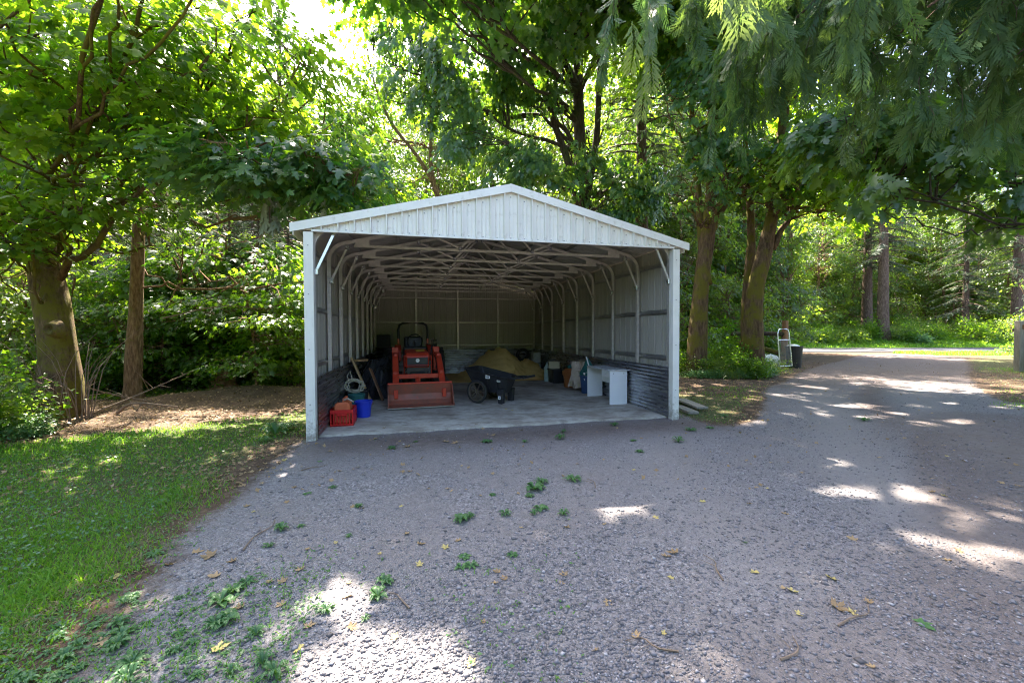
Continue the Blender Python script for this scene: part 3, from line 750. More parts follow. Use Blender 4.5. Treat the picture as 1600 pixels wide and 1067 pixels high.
for x, z, w_, h_ in ((.18, .575, .10, .075), (.44, .505, .08, .055)):
    y = -.326 + .05*x*.8
    sk = MB(); sk.box((x-w_/2, y-.004, z-h_/2), (x+w_/2, y+.01, z+h_/2)); s0 = sk.build('sticker', MT['sticker'], ct)
    s0.rotation_euler = (R(0), 0, R(3))
    ik = MB()
    for q in range(3): ik.box((x-w_*.4 + q*w_*.3, y-.006, z-h_*.35), (x-w_*.4 + q*w_*.3 + w_*.14, y-.003, z+h_*.30))
    ik.box((x-w_*.45, y-.0065, z-.004), (x+w_*.4, y-.0035, z+.004)); ik.build('sticker_print', MT['ink'], s0)
sk = MB(); sk.box((.44, -.281, .10), (.50, -.272, .17)); s0 = sk.build('sticker', MT['sticker'], ct); ik = MB(); ik.box((.46, -.284, .125), (.485, -.2805, .150)); ik.build('sticker_print', MT['ink'], s0)

# --- white desk against the right wall
dk = thing('desk', 'small white desk with one drawer standing against right shed wall', 'desk', (5.50, 1.46, 0))
MB().box((.02, .0, 0), (.42, .022, .715)).build('side_panel', MT['desk_white'], dk, bevel=.002)
MB().box((.02, 1.16, 0), (.40, 1.182, .715)).build('side_panel', MT['desk_white'], dk, bevel=.002)
tp = MB(); tp.prism([(-.02, -.02), (.46, -.045), (.46, 1.20), (.06, 1.20), (-.02, 1.12), (-.02, .55), (.02, .45)], 'z', .7155, .735); tp.build('desk_top', MT['desk_top'], dk, bevel=.002)
dr = MB(); dr.box((.03, .024, .565), (.40, .40, .712)); d_ = dr.build('drawer', MT['desk_white'], dk, bevel=.003)
MB().box((.015, .16, .625), (.029, .26, .64)).build('handle', MT['silver'], d_, bevel=.003)
MB().box((.38, .024, .36), (.395, 1.158, .712)).build('modesty_panel', MT['desk_white'], dk)
for x in (.10, .34):
    MB().lathe([(.001, -.003), (.011, -.003), (.011, .002), (.001, .002)], 12, (x, 0, .655), axis='y').build('screw_cap', MT['hat'], dk)

# --- red crate, petrol can, buckets
cr = thing('crate', 'red slatted plastic crate on concrete inside the left shed post', 'crate', (.165, .70, 0), R(1))
w_, d_, h_ = .36, .46, .27
c = MB(); c.box((0, 0, .0), (w_, d_, .02)); c.build('crate_floor', MT['red_plastic'], cr)
for nm, horiz in (('front', 0), ('back', 1)):
    y = 0 if horiz == 0 else d_-.014
    c = MB(); c.box((0, y, 0), (w_, y+.014, .035)); c.box((0, y, h_-.06), (w_, y+.014, h_))
    for q in range(8): x = q*(w_-.022)/7; c.box((x, y+.002, .035), (x+.022, y+.012, h_-.06))
    c.box((.10, y-.004, .17), (.26, y+.004, .205)); c.build('crate_side', MT['red_plastic'], cr, bevel=.002)
for x in (0, w_-.014):
    c = MB(); c.box((x, .0145, 0), (x+.014, d_-.0145, .035)); c.box((x, .0145, h_-.06), (x+.014, d_-.0145, h_))
    for q in range(10): y = .015 + q*(d_-.052)/9; c.box((x+.002, y, .035), (x+.012, y+.022, h_-.06))
    c.build('crate_side', MT['red_plastic'], cr, bevel=.002)
fc = thing('fuel_can', 'faded orange plastic fuel can sitting in the red crate', 'fuel can', (.335, .92, .022))
c = MB(); c.prism([(-.13, 0), (.13, 0), (.13, .30), (.09, .36), (-.08, .36), (-.13, .31)], 'y', -.15, .15); c.build('body', MT['orange_plastic'], fc, bevel=.03)
c = MB(); c.beam((-.02, -.02, .355), (.04, .13, .42), .045, .03); c.beam((.04, .12, .42), (.02, .16, .34), .04, .03); c.build('handle', MT['orange_plastic'], fc, bevel=.008)
c = MB(); c.lathe([(.036, 0), (.036, .035), (.026, .045)], 14, (-.03, -.08, .355)); c.build('cap', MT['black_plastic'], fc)
c = MB(); c.tube([(.0, .02, .37), (.08, -.03, .40), (.18, -.10, .36)], [.02, .018, .012], 8); c.build('spout', MT['beige_cloth'], fc)
def bucket(name, label, mat, loc, r=.135, h=.29, grp=None):
    o = thing(name, label, 'bucket', loc)
    b = MB(); b.lathe([(r*.80, .004), (r*.97, h-.03), (r*1.06, h-.028), (r*1.06, h), (r*.95, h), (r*.78, .02)], 24); b.build('pail', mat, o, smooth=False)
    b = MB(); b.tube([(r*1.05*math.cos(a), r*1.05*math.sin(a)*.25-.09*math.sin(a)*0 - r*.8*math.sin(a), h-.02-.10*math.sin(a)) for a in np.linspace(0, math.pi, 13)], .004, 6); b.build('handle', MT['silver'] if 0 else mat, o)
    return o
bucket('bucket', 'bright blue plastic bucket beside the red crate', MT['blue_plastic'], (.60, 1.42, 0), .15, .30)
bucket('bucket', 'dark green bucket behind the blue one by the corrugated lining', MT['teal_cloth'], (.40, 2.02, 0), .15, .34)
rc = thing('rope', 'coil of pale old rope hung over a dark bucket by left wall', 'rope', (.33, 2.22, .36))
b = MB(); g = np.random.default_rng(5)
for q in range(6):
    tz = g.normal(0, .25, 2); r_ = .15 + g.normal(0, .02)
    b.tube([(r_*math.cos(a) + .02*g.normal(), r_*.5*math.sin(a)+tz[1]*.06, .12 + r_*.75*math.sin(a) + .05*tz[0]*math.cos(a)) for a in np.linspace(0, 6.28, 20)], .011, 6)
b.tube([(-.1, 0, .2), (-.13, .0, .32), (-.08, .02, .42), (-.05, .0, .30), (-.02, -.02, .2)], .011, 6); b.tube([(.1, -.05, .1), (.22, -.08, .12), (.15, -.1, .18)], .011, 6)
b.build('coil', MT['rope'], rc)
tb2 = thing('storage_tub', 'low black tub under the coil of rope by left wall', 'tub', (.36, 2.48, 0))
b = MB(); V, F = lofted([rect(-.17, .17, .13, .13, 0, 0), rect(-.20, .20, .16, .16, .33, .33), rect(-.215, .215, .175, .175, .335, .335), rect(-.215, .215, .175, .175, .355, .355), rect(-.18, .18, .14, .14, .355, .355), rect(-.15, .15, .12, .12, .03, .03)]); b.add(V, F); b.build('body', MT['black_plastic'], tb2)

# --- boards leaning on the left wall
def board(label, p, q, w, th, mat, grp=None, name='plank'):
    p = Vector(p); q = Vector(q); o = thing(name, label, 'board', p)
    MB().beam((0,0,0), tuple(q-p), th, w, (0,1,0)).build('timber', mat, o, bevel=.003)
    return o
o1 = board('long pale plank leaning against left wall behind the blue bucket', (.62, 2.72, .0), (.19, 2.9, 1.0), .15, .035, MT['plank'])
o2 = board('shorter grey-brown board leaning behind the pale plank', (.80, 3.2, .0), (.52, 3.34, .72), .30, .025, MT['beige_cloth'] if 0 else MT['brown_wood'])
o3 = board('short pale board end poking out behind the leaning plank', (.17, 2.98, .93), (.42, 3.6, .90), .06, .05, MT['plank'])
# --- dark tarpaulin heap
tp = thing('tarpaulin_heap', 'heap of things under a crumpled dark tarpaulin left of tractor', 'tarpaulin', (.72, 4.55, 0))
nx_, ny_ = 26, 34; g = np.random.default_rng(8)
xs_ = np.linspace(-.55, .55, nx_); ys_ = np.linspace(-1.2, 1.3, ny_); A, B = np.meshgrid(xs_, ys_, indexing='ij')
hh = .80*np.exp(-((A+.15)/.42)**4)*np.exp(-((B-.1)/.95)**4) + .16*np.exp(-((A-.1)/.2)**2 - ((B+.2)/.4)**2)
hh = np.maximum(.003, hh + (.05*np.sin(A*13+B*5) + .04*np.sin(B*17-A*9) + .02*g.normal(size=hh.shape))*np.clip(hh*3, 0, 1))
V = np.stack([A, B, hh], -1).reshape(-1, 3); ii = np.arange(nx_*ny_).reshape(nx_, ny_)
MB().add(V, np.stack([ii[:-1,:-1], ii[1:,:-1], ii[1:,1:], ii[:-1,1:]], -1).reshape(-1, 4)).build('sheet', MT['tarp'], tp)
sk_ = thing('chair_stack', 'tall stack of black plastic chairs in the far left corner', 'chairs', (.48, 7.4, 0))
for q in range(6):
    c = MB(); z = q*.12
    c.box((-.22, -.22, .42+z), (.22, .22, .45+z)); c.prism([(.20, .45+z), (.30, .86+z), (.27, .86+z), (.17, .45+z)], 'x', -.22, .22)
    if q == 0:
        for x in (-.2, .2):
            for y in (-.2, .2): c.beam((x, y, .43), (x*1.15, y*1.15, 0), .03)
    c.build('chair', MT['black_plastic'], sk_, bevel=.01)

# --- sand heap
sp_ = thing('sand_pile', 'heaped ochre sand against the back wall behind the dump cart', 'sand', (4.3, 7.55, 0))
n1, n2 = 60, 60; g = np.random.default_rng(4)
A, B = np.meshgrid(np.linspace(-1.75, 1.75, n1), np.linspace(-1.55, 1.3, n2), indexing='ij')
rr = np.hypot(A/1.0, B/1.0); base = np.clip(1.10 - .84*np.hypot(A*1.0+.02+.10*np.sin(B*4), B*1.0+.08*np.sin(A*5)), 0, 1)
peak = np.minimum(base, .93 + .04*np.sin(A*9) + .03*np.sin(A*21+1+B*6))
sh = np.clip(.62 - .62*np.hypot(A-1.05, B), 0, 1); hh = np.maximum(peak, sh)
hh = hh + .035*np.sin(A*4+B*3) * hh + .020*g.normal(size=hh.shape)*(hh > .02) + .03*np.sin(A*13+B*11)*np.sin(B*17-A*5)*(hh > .05)
edge_ = np.clip((1.75-np.abs(A))/.25, 0, 1) * np.clip((B+1.55)/.3, 0, 1); hh = hh*edge_ + .004
V = np.stack([A, B, hh], -1).reshape(-1, 3); ii = np.arange(n1*n2).reshape(n1, n2)
MB().add(V, np.stack([ii[:-1,:-1], ii[1:,:-1], ii[1:,1:], ii[:-1,1:]], -1).reshape(-1, 4)).build('heap', MT['sand'], sp_, smooth=True)
ty = thing('tyre', 'small black tyre resting on the right shoulder of the sand', 'tyre', (5.35, 8.15, .45)); 
w0 = MB(); w0.lathe([(.13, -.06), (.21, -.08), (.25, 0), (.21, .08), (.13, .06), (.13, -.06)], 24, axis='x', caps=False); q_ = w0.build('casing', MT['black_rubber'], ty); q_.location = (0, 0, .25); q_.rotation_euler = (0, R(8), R(70))
bl = thing('concrete_block', 'rough grey concrete block on its end by the right back corner', 'block', (5.72, 7.75, 0))
b = MB(); b.box((-.16, -.2, 0), (.16, .2, .42)); b.box((-.14, -.18, .425), (.15, .19, .82)); b.build('body', MT['block'], bl, bevel=.02)

# --- things along the right wall
jg = thing('water_jug', 'tall pale teal translucent jug beside the black tote', 'jug', (5.50, 5.72, 0))
b = MB(); b.lathe([(.085, 0), (.09, .02), (.09, .42), (.06, .50), (.03, .53), (.03, .57), (.001, .57)], 18); b.build('body', MT['teal_plastic'], jg, smooth=False)
b = MB(); b.tube([(.03, 0, .50), (.11, 0, .47), (.10, 0, .36)], .012, 6); b.build('handle', MT['teal_plastic'], jg)
to = thing('storage_tote', 'black plastic storage tote with a lid against the right wall', 'tote', (5.72, 5.38, 0))
b = MB(); V, F = lofted([rect(-.21, .17, .24, .24, 0, 0), rect(-.23, .19, .27, .27, .38, .38)]); b.add(V, F); b.build('body', MT['black_plastic'], to, bevel=.008)
b = MB(); b.box((-.25, -.29, .38), (.21, .29, .42)); b.build('lid', MT['black_plastic'], to, bevel=.01)
bx = thing('cardboard_box', 'small cream box standing on the lid of the black tote', 'box', (5.66, 5.50, .42), R(-12))
b = MB(); b.box((-.16, -.09, 0), (.16, .09, .185)); b.build('body', MT['cream'], bx, bevel=.006)
b = MB(); b.box((-.17, -.10, .186), (.17, .10, .215)); b.build('lid', MT['cream'], bx, bevel=.005)
pb = thing('planter', 'orange-brown faceted plastic planter beside the draped canvas', 'planter', (5.72, 4.30, 0))
b = MB(); b.lathe([(.17, 0), (.19, .30), (.225, .36), (.225, .44), (.13, .53), (.12, .53), (.2, .42), (.17, .02)], 8); o = b.build('body', MT['terracotta'], pb); o.rotation_euler = (0, 0, R(14))
b = MB(); b.lathe([(.10, 0), (.13, .04), (.09, .10), (.03, .12)], 9, (.03, 0, .50)); b.build('dark_cloth', MT['teal_cloth'], pb)
bb = bucket('tub', 'dark blue ribbed tub full of green cloth beside the white desk', MT['navy_plastic'], (5.74, 3.12, 0), .20, .45)
bb['category'] = 'tub'
cl = thing('cloth_bundle', 'crumpled dark teal cloth stuffed in the dark blue tub', 'cloth', (5.74, 3.14, .36))
b = MB(); g = np.random.default_rng(2); prof_ = [(.15, 0), (.18, .10), (.15, .24), (.10, .36), (.05, .46), (.01, .52)]
V = []
for r_, z in prof_:
    for q in range(14): a = q*2*math.pi/14; rr_ = r_*(1+.22*math.sin(3*a+z*9)+.1*g.normal()); V.append((rr_*math.cos(a), rr_*math.sin(a), z+.02*g.normal()))
b.add(V, [(i*14+q, i*14+(q+1) % 14, (i+1)*14+(q+1) % 14, (i+1)*14+q) for i in range(5) for q in range(14)]); b.build('folds', MT['teal_cloth'], cl)
b = MB(); b.add([(-.17,-.12,.16),(.02,-.2,.20),(.06,-.19,.15),(-.15,-.13,.11)], [(0,1,2,3)]); b.add([(-.16,-.14,.02),(.0,-.215,.05),(.03,-.21,-.01),(-.14,-.15,-.03)], [(0,1,2,3)]); b.build('pale_stripe', MT['sticker'], cl)
cv = thing('canvas', 'beige canvas sheet draped down the side of the dark blue tub', 'canvas', (5.56, 3.42, 0))
A, B = np.meshgrid(np.linspace(0, 1, 9), np.linspace(0, 1, 16), indexing='ij')
X_ = -.16 + .30*A + .20*(B-.3)*(B > .3) - .03 + .035*np.sin(A*9+B*4); Y_ = .10 - .22*A + .05*np.sin(A*11+B*9) + .03*np.cos(B*13); Z_ = .10 + .68*B + .03*np.sin(A*8)*(1-B) - .12*A*(1-B)*0
V = np.stack([X_, Y_, Z_], -1).reshape(-1, 3); ii = np.arange(9*16).reshape(9, 16)
MB().add(V, np.stack([ii[:-1,:-1], ii[1:,:-1], ii[1:,1:], ii[:-1,1:]], -1).reshape(-1, 4)).build('sheet', MT['beige_cloth'], cv)
pl = thing('pole', 'thin white pole poking up out of the dark blue tub', 'pole', (5.80, 2.92, .30))
MB().beam((0, 0, 0), (-.14, .10, .62), .028).build('rod', MT['sticker'], pl)

# --- boards lying outside the right post, then the gate frame and what stands by it
bd = thing('plank', 'grey weathered board lying on the ground outside the right shed post', 'board', (6.42, 1.35, 0), 0)
def flat_board(lab, p, q, w, th, z, mat):
    p = np.array(p); q = np.array(q); o = thing('plank', lab, 'board', (p[0], p[1], z))
    MB().beam((0, 0, 0), (q[0]-p[0], q[1]-p[1], .01), w, th).build('timber', mat, o, bevel=.004); return o
bpy.data.objects.remove(bd)
flat_board('pale weathered board lying on the ground outside the right shed post', gnd(1062, 626)[:2], gnd(1098, 641)[:2], .22, .04, .035, MT['grey_wood'])
flat_board('darker board tucked under the pale one by the right shed post', gnd(1058, 634)[:2], gnd(1084, 645)[:2], .2, .05, -.01, MT['grey_wood'])
gp = at(1228, 16.6); ga = YAW - R(12)
gf = thing('gate_frame', 'narrow silver tube gate frame with wire mesh leaning at the drive edge', 'gate frame', (gp[0], gp[1], -.02), -ga)
b = MB(); b.tube([(-.26, 0, 0), (-.30, .10, 1.45), (-.24, .11, 1.60), (-.18, .11, 1.64), (.12, .11, 1.64), (.20, .11, 1.60), (.25, .10, 1.45), (.31, 0, .14)], .024, 8); b.build('frame', MT['silver'], gf)
for z, y in ((1.20, .083), (.14, .01)): 
    b = MB(); b.tube([(-.295, y, z), (.28, y, z)], .02, 8); b.build('rail', MT['silver'], gf)
b = MB()
for q in range(13): x = -.26 + q*.044; b.beam((x, .012, .16), (x, .080, 1.18), .006)
for q in range(26): z = .18 + q*.04; b.beam((-.28, .012+.066*z, z), (.28, .012+.066*z, z), .006)
b.build('wire_mesh', MT['mesh_grey'], gf)
p = at(1241, 17.3); bn = thing('bin', 'black plastic bin behind the silver gate frame', 'bin', (p[0], p[1], -.02))
b = MB(); b.lathe([(.26, 0), (.31, .86), (.34, .86), (.34, .92), (.29, .92), (.25, .04)], 20); b.build('body', MT['black_plastic'], bn)
b = MB(); b.lathe([(.27, .84), (.22, .95), (.10, 1.0), (.001, 1.0)], 14, (-.04, 0, 0)); b.build('white_liner', MT['rock_white'], bn)
p = at(1200, 18.0); rk = thing('sack', 'pale grey sack lying under the mossy rail', 'sack', (p[0], p[1], 0))
b = MB(); g = np.random.default_rng(1)
V = []
for z, r_ in ((0, .36), (.15, .42), (.32, .40), (.46, .28), (.52, .08)):
    for q in range(12): a = q*math.pi/6; V.append((r_*1.3*math.cos(a)*(1+.06*g.normal()), r_*math.sin(a)*(1+.06*g.normal()), z+.02*g.normal()))
b.add(V, [(i*12+q, i*12+(q+1) % 12, (i+1)*12+(q+1) % 12, (i+1)*12+q) for i in range(4) for q in range(12)]); b.build('body', MT['rock_white'], rk, smooth=True)
p = at(1226, 18.2); fp = thing('fence_post', 'stout brown post with mossy rails behind the silver gate frame', 'fence post', (p[0], p[1], -.05), -YAW)
b = MB(); b.tube([(0, 0, 0), (0, 0, 1.0), (.02, 0, 2.05)], [.15, .135, .12], 9); b.build('post', MT['brown_wood'], fp)
b = MB(); b.tube([(-.05, 0, 1.45), (-1.2, .05, 1.50), (-2.3, .1, 1.46)], [.10, .09, .09], 8); b.build('rail', MT['bark_dark'], fp)
b = MB(); b.tube([(-.05, -.05, .55), (-.9, -.05, .82), (-2.2, -.05, 1.10)], [.10, .09, .09], 8); b.build('rail', MT['bark_moss'], fp)
p = at(1593, 15.6); fn = thing('wooden_gate', 'grey weathered gate post with brown rail at the right edge of drive', 'gate', (p[0], p[1], -.05), -YAW)
b = MB(); b.box((-.10, -.10, 0), (.10, .10, 1.95)); b.build('post', MT['grey_wood'], fn, bevel=.015)
b = MB(); b.beam((-.02, -.12, 1.72), (2.4, -.12, 1.70), .06, .16); b.build('rail', MT['brown_wood'], fn, bevel=.006)
b = MB(); b.beam((.16, -.14, .15), (.20, -.14, 1.55), .12, .07); b.build('board', MT['grey_wood'], fn, bevel=.006)
for z in (.35, 1.1):
    b = MB(); b.beam((.1, -.06, z), (2.4, -.06, z), .04, .14); b.build('rail', MT['grey_wood'], fn, bevel=.006)
b = MB(); b.tube([(-.02, 0, 1.94), (-.02, 0, 2.1), (.0, 0, 2.12)], .02, 6); b.build('bolt', MT['hat'], fn)
# ------------------------------------------------------------------ leaves
def unit(v): return v / (np.linalg.norm(v, axis=-1, keepdims=True) + 1e-9)
def leaf_shape(pts, centre, fold=.25, droop=.18):
    """fan of a leaf outline (right half given), folded along the midrib and drooping at the tip"""
    half = [p for p in pts if p[0] > 1e-6]
    out = [pts[0]] + half + ([pts[-1]] if pts[-1][0] < 1e-6 else []) + [(-x, y) for x, y in half[::-1]]
    V = np.array([(centre[0], centre[1], 0.0)] + [(x, y, 0.0) for x, y in out])
    V[:, 2] = -fold*np.abs(V[:, 0]) - droop*np.clip(V[:, 1], 0, None)**2 + .03*np.sin(V[:, 0]*11)*(np.abs(V[:, 0]) > .05)
    n = len(out); T = np.array([(0, i+1, (i+1) % n + 1) for i in range(n)])
    return V, T
LEAF_A = leaf_shape([(0, 0), (.10, -.06), (.20, -.02), (.34, -.04), (.30, .08), (.40, .14), (.26, .22), (.22, .30), (.36, .36), (.42, .48), (.52, .56), (.40, .58), (.34, .66), (.26, .56), (.14, .54), (.12, .66), (.22, .74), (.12, .80), (.08, .90), (0, 1.04)], (0, .28))
LEAF_B = leaf_shape([(0, 0), (.36, .02), (.20, .24), (.50, .52), (.15, .54), (.19, .74), (0, 1.0)], (0, .28))
LEAF_C = (np.array([(0,0,0), (.46,.42,-.12), (.14,.52,-.03), (0,1,-.16), (-.14,.52,-.03), (-.46,.42,-.12)], float), np.array([(0,1,2), (0,2,4), (2,3,4), (0,4,5)]))
LEAF_D = (np.array([(0,0,0), (.30,.45,-.08), (0,1,-.14), (-.30,.45,-.08)], float), np.array([(0,1,2), (0,2,3)]))
def frames(tip, nrm):
    y = unit(tip); z = nrm - (nrm*y).sum(-1, keepdims=True)*y; z = unit(z); x = np.cross(y, z); return np.stack([x, y, z], 1)   # rows
def scatter(tmpl, C, tip, nrm, size, tint):
    V0, T0 = tmpl; F = frames(tip, nrm); n = len(C)
    V = np.einsum('kj,nji->nki', V0, F) * np.asarray(size).reshape(-1, 1, 1) + C[:, None]
    T = T0[None] + (np.arange(n) * len(V0))[:, None, None]
    return V.reshape(-1, 3), T.reshape(-1, 3), np.repeat(tint, len(V0))
def merge(lst):
    V = []; T = []; A = []; n = 0
    for v, t, a in lst: V.append(v); T.append(t + n); A.append(a); n += len(v)
    return np.concatenate(V), np.concatenate(T), np.concatenate(A)

# gaps in the canopy through which the sun reaches the ground (centre and half size, in photo pixels on the ground)
GAPS = [(625,1065,95,70), (545,935,36,20), (970,797,30,9), (1110,1050,34,24), (1000,783,16,5), (1350,769,56,6), (1440,779,24,5), (1575,800,26,3), (1515,824,24,3),
        (1445,852,46,2.5), (1560,872,40,2.5), (1320,722,26,4), (1165,716,22,3), (1485,662,46,4), (1385,650,38,3), (1462,633,42,3), (1345,634,46,3), (1575,640,30,4), (1262,648,30,3), (1180,662,22,3),
        (200,664,130,9), (330,648,90,7), (70,684,60,7), (110,655,70,6), (400,596,90,12), (300,610,60,6), (1340,574,60,2), (1430,600,46,2), (1510,588,60,2), (1300,605,40,2), (1390,590,40,2), (1560,612,40,2), (1110,606,30,4), (1085,618,24,3), (1250,590,30,2)]
def sunlit_gap(P, size=.0):
    t = (P[:, 2] + .03) / SUN[2]; H = P - SUN[None] * t[:, None]
    px, py, d = view(H); m = np.zeros(len(P), bool)
    mx = .55*size*FPX/np.maximum(d, .5); my = mx*CAM[2]/np.maximum(d, .5)
    for a, b, c, e in GAPS: m |= (((px-a)/(c+mx))**2 + ((py-b)/(e+my))**2 < 1) & (d > .5)
    return m

def spray_leaves(ells, g):
    """leaf positions for a list of crown lobes; every lobe is filled with tilted flat sprays"""
    Cs = []; tips = []; nrs = []; sz = []; tn = []; centres = []
    for e in ells:
        n = e['n']; c = np.array(e['c']); r = np.array(e['r'])
        q = unit(g.normal(size=(n, 3))); rad = g.uniform(e.get('in', .35), 1, (n, 1)) ** .6
        q[:, 2] = q[:, 2] * .9
        P = c + q * rad * r
        o = P - c; o[:, 2] *= .3; o = unit(o + .25*g.normal(size=o.shape) + np.array(e.get('lean', (0,0,0))))
        N = unit(np.array([0, 0, 1.0])*e.get('up', 1.0) + o*e.get('out', .5) + e.get('rnd', .22)*g.normal(size=o.shape))
        U = unit(o - (o*N).sum(-1, keepdims=True)*N); W_ = np.cross(N, U)
        m = e.get('per', 36); th = g.uniform(0, 2*math.pi, (n, m)); rr = e.get('rs', .8) * np.sqrt(g.uniform(0, 1, (n, m))) * g.uniform(.6, 1.25, (n, 1))
        D = np.cos(th)[..., None]*U[:, None] + .75*np.sin(th)[..., None]*W_[:, None]
        L = P[:, None] + rr[..., None]*D + N[:, None]*g.normal(0, e.get('thick', .10), (n, m, 1))
        L[..., 2] -= e.get('sag', .25) * rr**2
        tip = unit(D + .7*U[:, None] + np.array([0, 0, -1.0])*e.get('droop', .45) + .35*g.normal(size=D.shape))
        nr = unit(N[:, None] + e.get('jit', .33)*g.normal(size=D.shape))
        Cs.append(L.reshape(-1, 3)); tips.append(tip.reshape(-1, 3)); nrs.append(nr.reshape(-1, 3))
        sz.append((e.get('size', .2) * g.uniform(.6, 1.25, (n, m))).ravel())
        tn.append(np.clip(g.normal(.45, .16, (n, 1)) + g.normal(0, .14, (n, m)) + e.get('tint', 0), 0, 1).ravel())
        centres.append(P)
    return [np.concatenate(a) for a in (Cs, tips, nrs, sz, tn)] + [centres]

def curve(pts, n):
    """smooth path through points (Catmull-Rom)"""
    P = np.array(pts, float); P = np.concatenate([[2*P[0]-P[1]], P, [2*P[-1]-P[-2]]]); m = len(P) - 3
    t = np.linspace(0, m - 1e-6, n); i = t.astype(int); f = (t - i)[:, None]
    a, b, c, d = P[i], P[i+1], P[i+2], P[i+3]
    return .5*((2*b) + (c-a)*f + (2*a-5*b+4*c-d)*f**2 + (3*b-a-3*c+d)*f**3)

def wood(trunks, limbs, centres, base, g, twig=True, sides=12):
    """trunk, limbs and the twigs that carry the sprays, as one mesh in the tree's own coordinates"""
    b = MB(); anchors = []
    for path, r0, r1 in trunks:
        n = 26; P = curve(path, n); rr = np.linspace(0, 1, n); rad = r0*(1-rr) + r1*rr
        rad = rad * (1 + .34*np.exp(-rr*n/1.6)) * (1 + .05*np.sin(rr*23 + g.uniform(0, 6)))
        V, F = tube_np(P, rad, sides, True)
        lump = np.array([wob(v[0]*2.2 + v[2]*.5, v[1]*2.2 - v[2]*.4, 8, 20) for v in V])
        cpts = np.repeat(P, sides, 0); V = cpts + (V - cpts) * (1 + .035*lump)[:, None]
        b.add(V, F); anchors.append(P[8:])
    for path, r0, r1 in limbs:
        n = 14; P = curve(path, n) + 0
        P[1:-1] += g.normal(0, .045, (n-2, 3)); b.tube(P, np.linspace(r0, r1, n), 7); anchors.append(P[3:])
    if twig and anchors:
        A = np.concatenate(anchors); tv = []; tf = []; off = 0
        for P in centres:
            for p in P:
                d = np.linalg.norm(A - p, axis=1) + .6*np.clip(A[:, 2] - p[2] + .2, 0, None); a = A[np.argmin(d)]
                if np.linalg.norm(a - p) > 6: continue
                mid = (a + p)/2 + np.array([0, 0, .12*np.linalg.norm(a-p)]) + g.normal(0, .08, 3); e = p + (p - mid)*.25
                V, F = tube_np([a, mid, p, e], [.022, .015, .009, .003], 3, False); b.add(V, F)
    return b

def limbs_for(trunk_path, ells, g, r=.10, per=3, lo=.35):
    T = curve(trunk_path, 40); out = []
    for e in ells:
        c = np.array(e['c'], float); rr = np.array(e['r'], float)
        cand = T[int(40*lo):]; a = cand[np.argmin(np.linalg.norm(cand - (c - np.array([0, 0, rr[2]*.7])), axis=1))]
        for q in range(per):
            tgt = c + unit(g.normal(size=3)) * rr * .65; mid = a*.5 + tgt*.5 + np.array([0, 0, -.08*np.linalg.norm(tgt-a)]) + g.normal(0, .25, 3)
            k_ = min(1, .35 + np.linalg.norm(tgt-a)/8); out.append(([a, a*.75+mid*.25+np.array([0,0,.1]), mid, tgt], r*k_, .02))
            for s in range(2):
                t2 = c + unit(g.normal(size=3)) * rr * .85; out.append(([mid, mid*.5+t2*.5+g.normal(0, .2, 3), t2], r*k_*.45, .012))
    return out

def tree(name, label, base, trunks, ells, leaf, lmat, bmat, seed, limb_r=.1, extra=(), group=None, filt=True, pick=0, per=3, lo=.35, cat='tree', big=None, twig=True):
    """one tree standing at base; trunks and lobes are given in world coordinates"""
    g = np.random.default_rng(seed); base = np.array(base, float)
    root = thing(name, label, cat, base, 0, group)
    C, tip, nr, sz, tn, cen = spray_leaves(ells, g)
    lm = list(extra) + (limbs_for(trunks[0][0], ells, g, limb_r, per, lo) if per else [])
    loc = lambda pts: [np.array(p, float) - base for p in pts]
    b = wood([(loc(p), r0, r1) for p, r0, r1 in trunks], [(loc(p), r0, r1) for p, r0, r1 in lm], [c - base for c in cen], base, g, twig)
    b.build('trunk', MT[bmat], root, smooth=True)
    if filt:
        keep = ~sunlit_gap(C, sz); C, tip, nr, sz, tn = C[keep], tip[keep], nr[keep], sz[keep], tn[keep]
    px, py, d = view(C)
    keep = np.linalg.norm(C - CAM, axis=1) > 2.4; C, tip, nr, sz, tn, px, py, d = (a[keep] for a in (C, tip, nr, sz, tn, px, py, d))
    off = (px < -260) | (px > 1860) | (py < -160) | (d < 0)
    if pick:   # the leaves that show largest are parts of their own
        sc_ = np.where((px > -10) & (px < 1610) & (py > -10) & (d > .5), sz/np.maximum(d, .3), 0); order = np.argsort(-sc_)[:pick]
        ms = []
        for q in range(3):
            V0, T0 = LEAF_A; V1 = V0.copy(); V1[:, 2] += .05*np.sin(V1[:, 1]*7+q*2) - .1*q*V1[:, 0]**2
            ms.append(tri_mesh('leaf', V1, T0, MT[lmat], tint=np.full(len(V0), .3 + .25*q)))
        F = frames(tip[order], nr[order])
        for i, j in enumerate(order):
            o = bpy.data.objects.new('leaf', ms[i % 3]); COL.objects.link(o); o.parent = root
            x, y, z = F[i]*sz[j]; c = C[j] - base
            o.matrix_basis = Matrix(((x[0], y[0], z[0], c[0]), (x[1], y[1], z[1], c[1]), (x[2], y[2], z[2], c[2]), (0, 0, 0, 1)))
        m = np.ones(len(C), bool); m[order] = False; C, tip, nr, sz, tn, off = (a[m] for a in (C, tip, nr, sz, tn, off))
    lst = [scatter(leaf, C[~off]-base, tip[~off], nr[~off], sz[~off], tn[~off])]
    if off.any():   # beyond the frame: fewer, plainer leaves
        o_ = np.where(off)[0]; lst.append(scatter(LEAF_D, C[o_]-base, tip[o_], nr[o_], sz[o_]*1.25, tn[o_]))
    V, T, A = merge(lst); cr = link('crown', tri_mesh('crown', V, T, MT[lmat], tint=A), root); cr['kind'] = 'stuff'
    return root

def P3(px, d, z): return at(px, d, z)
def E(px, d, z, r, n, **kw): return dict(c=at(px, d, z), r=r, n=n, **kw)

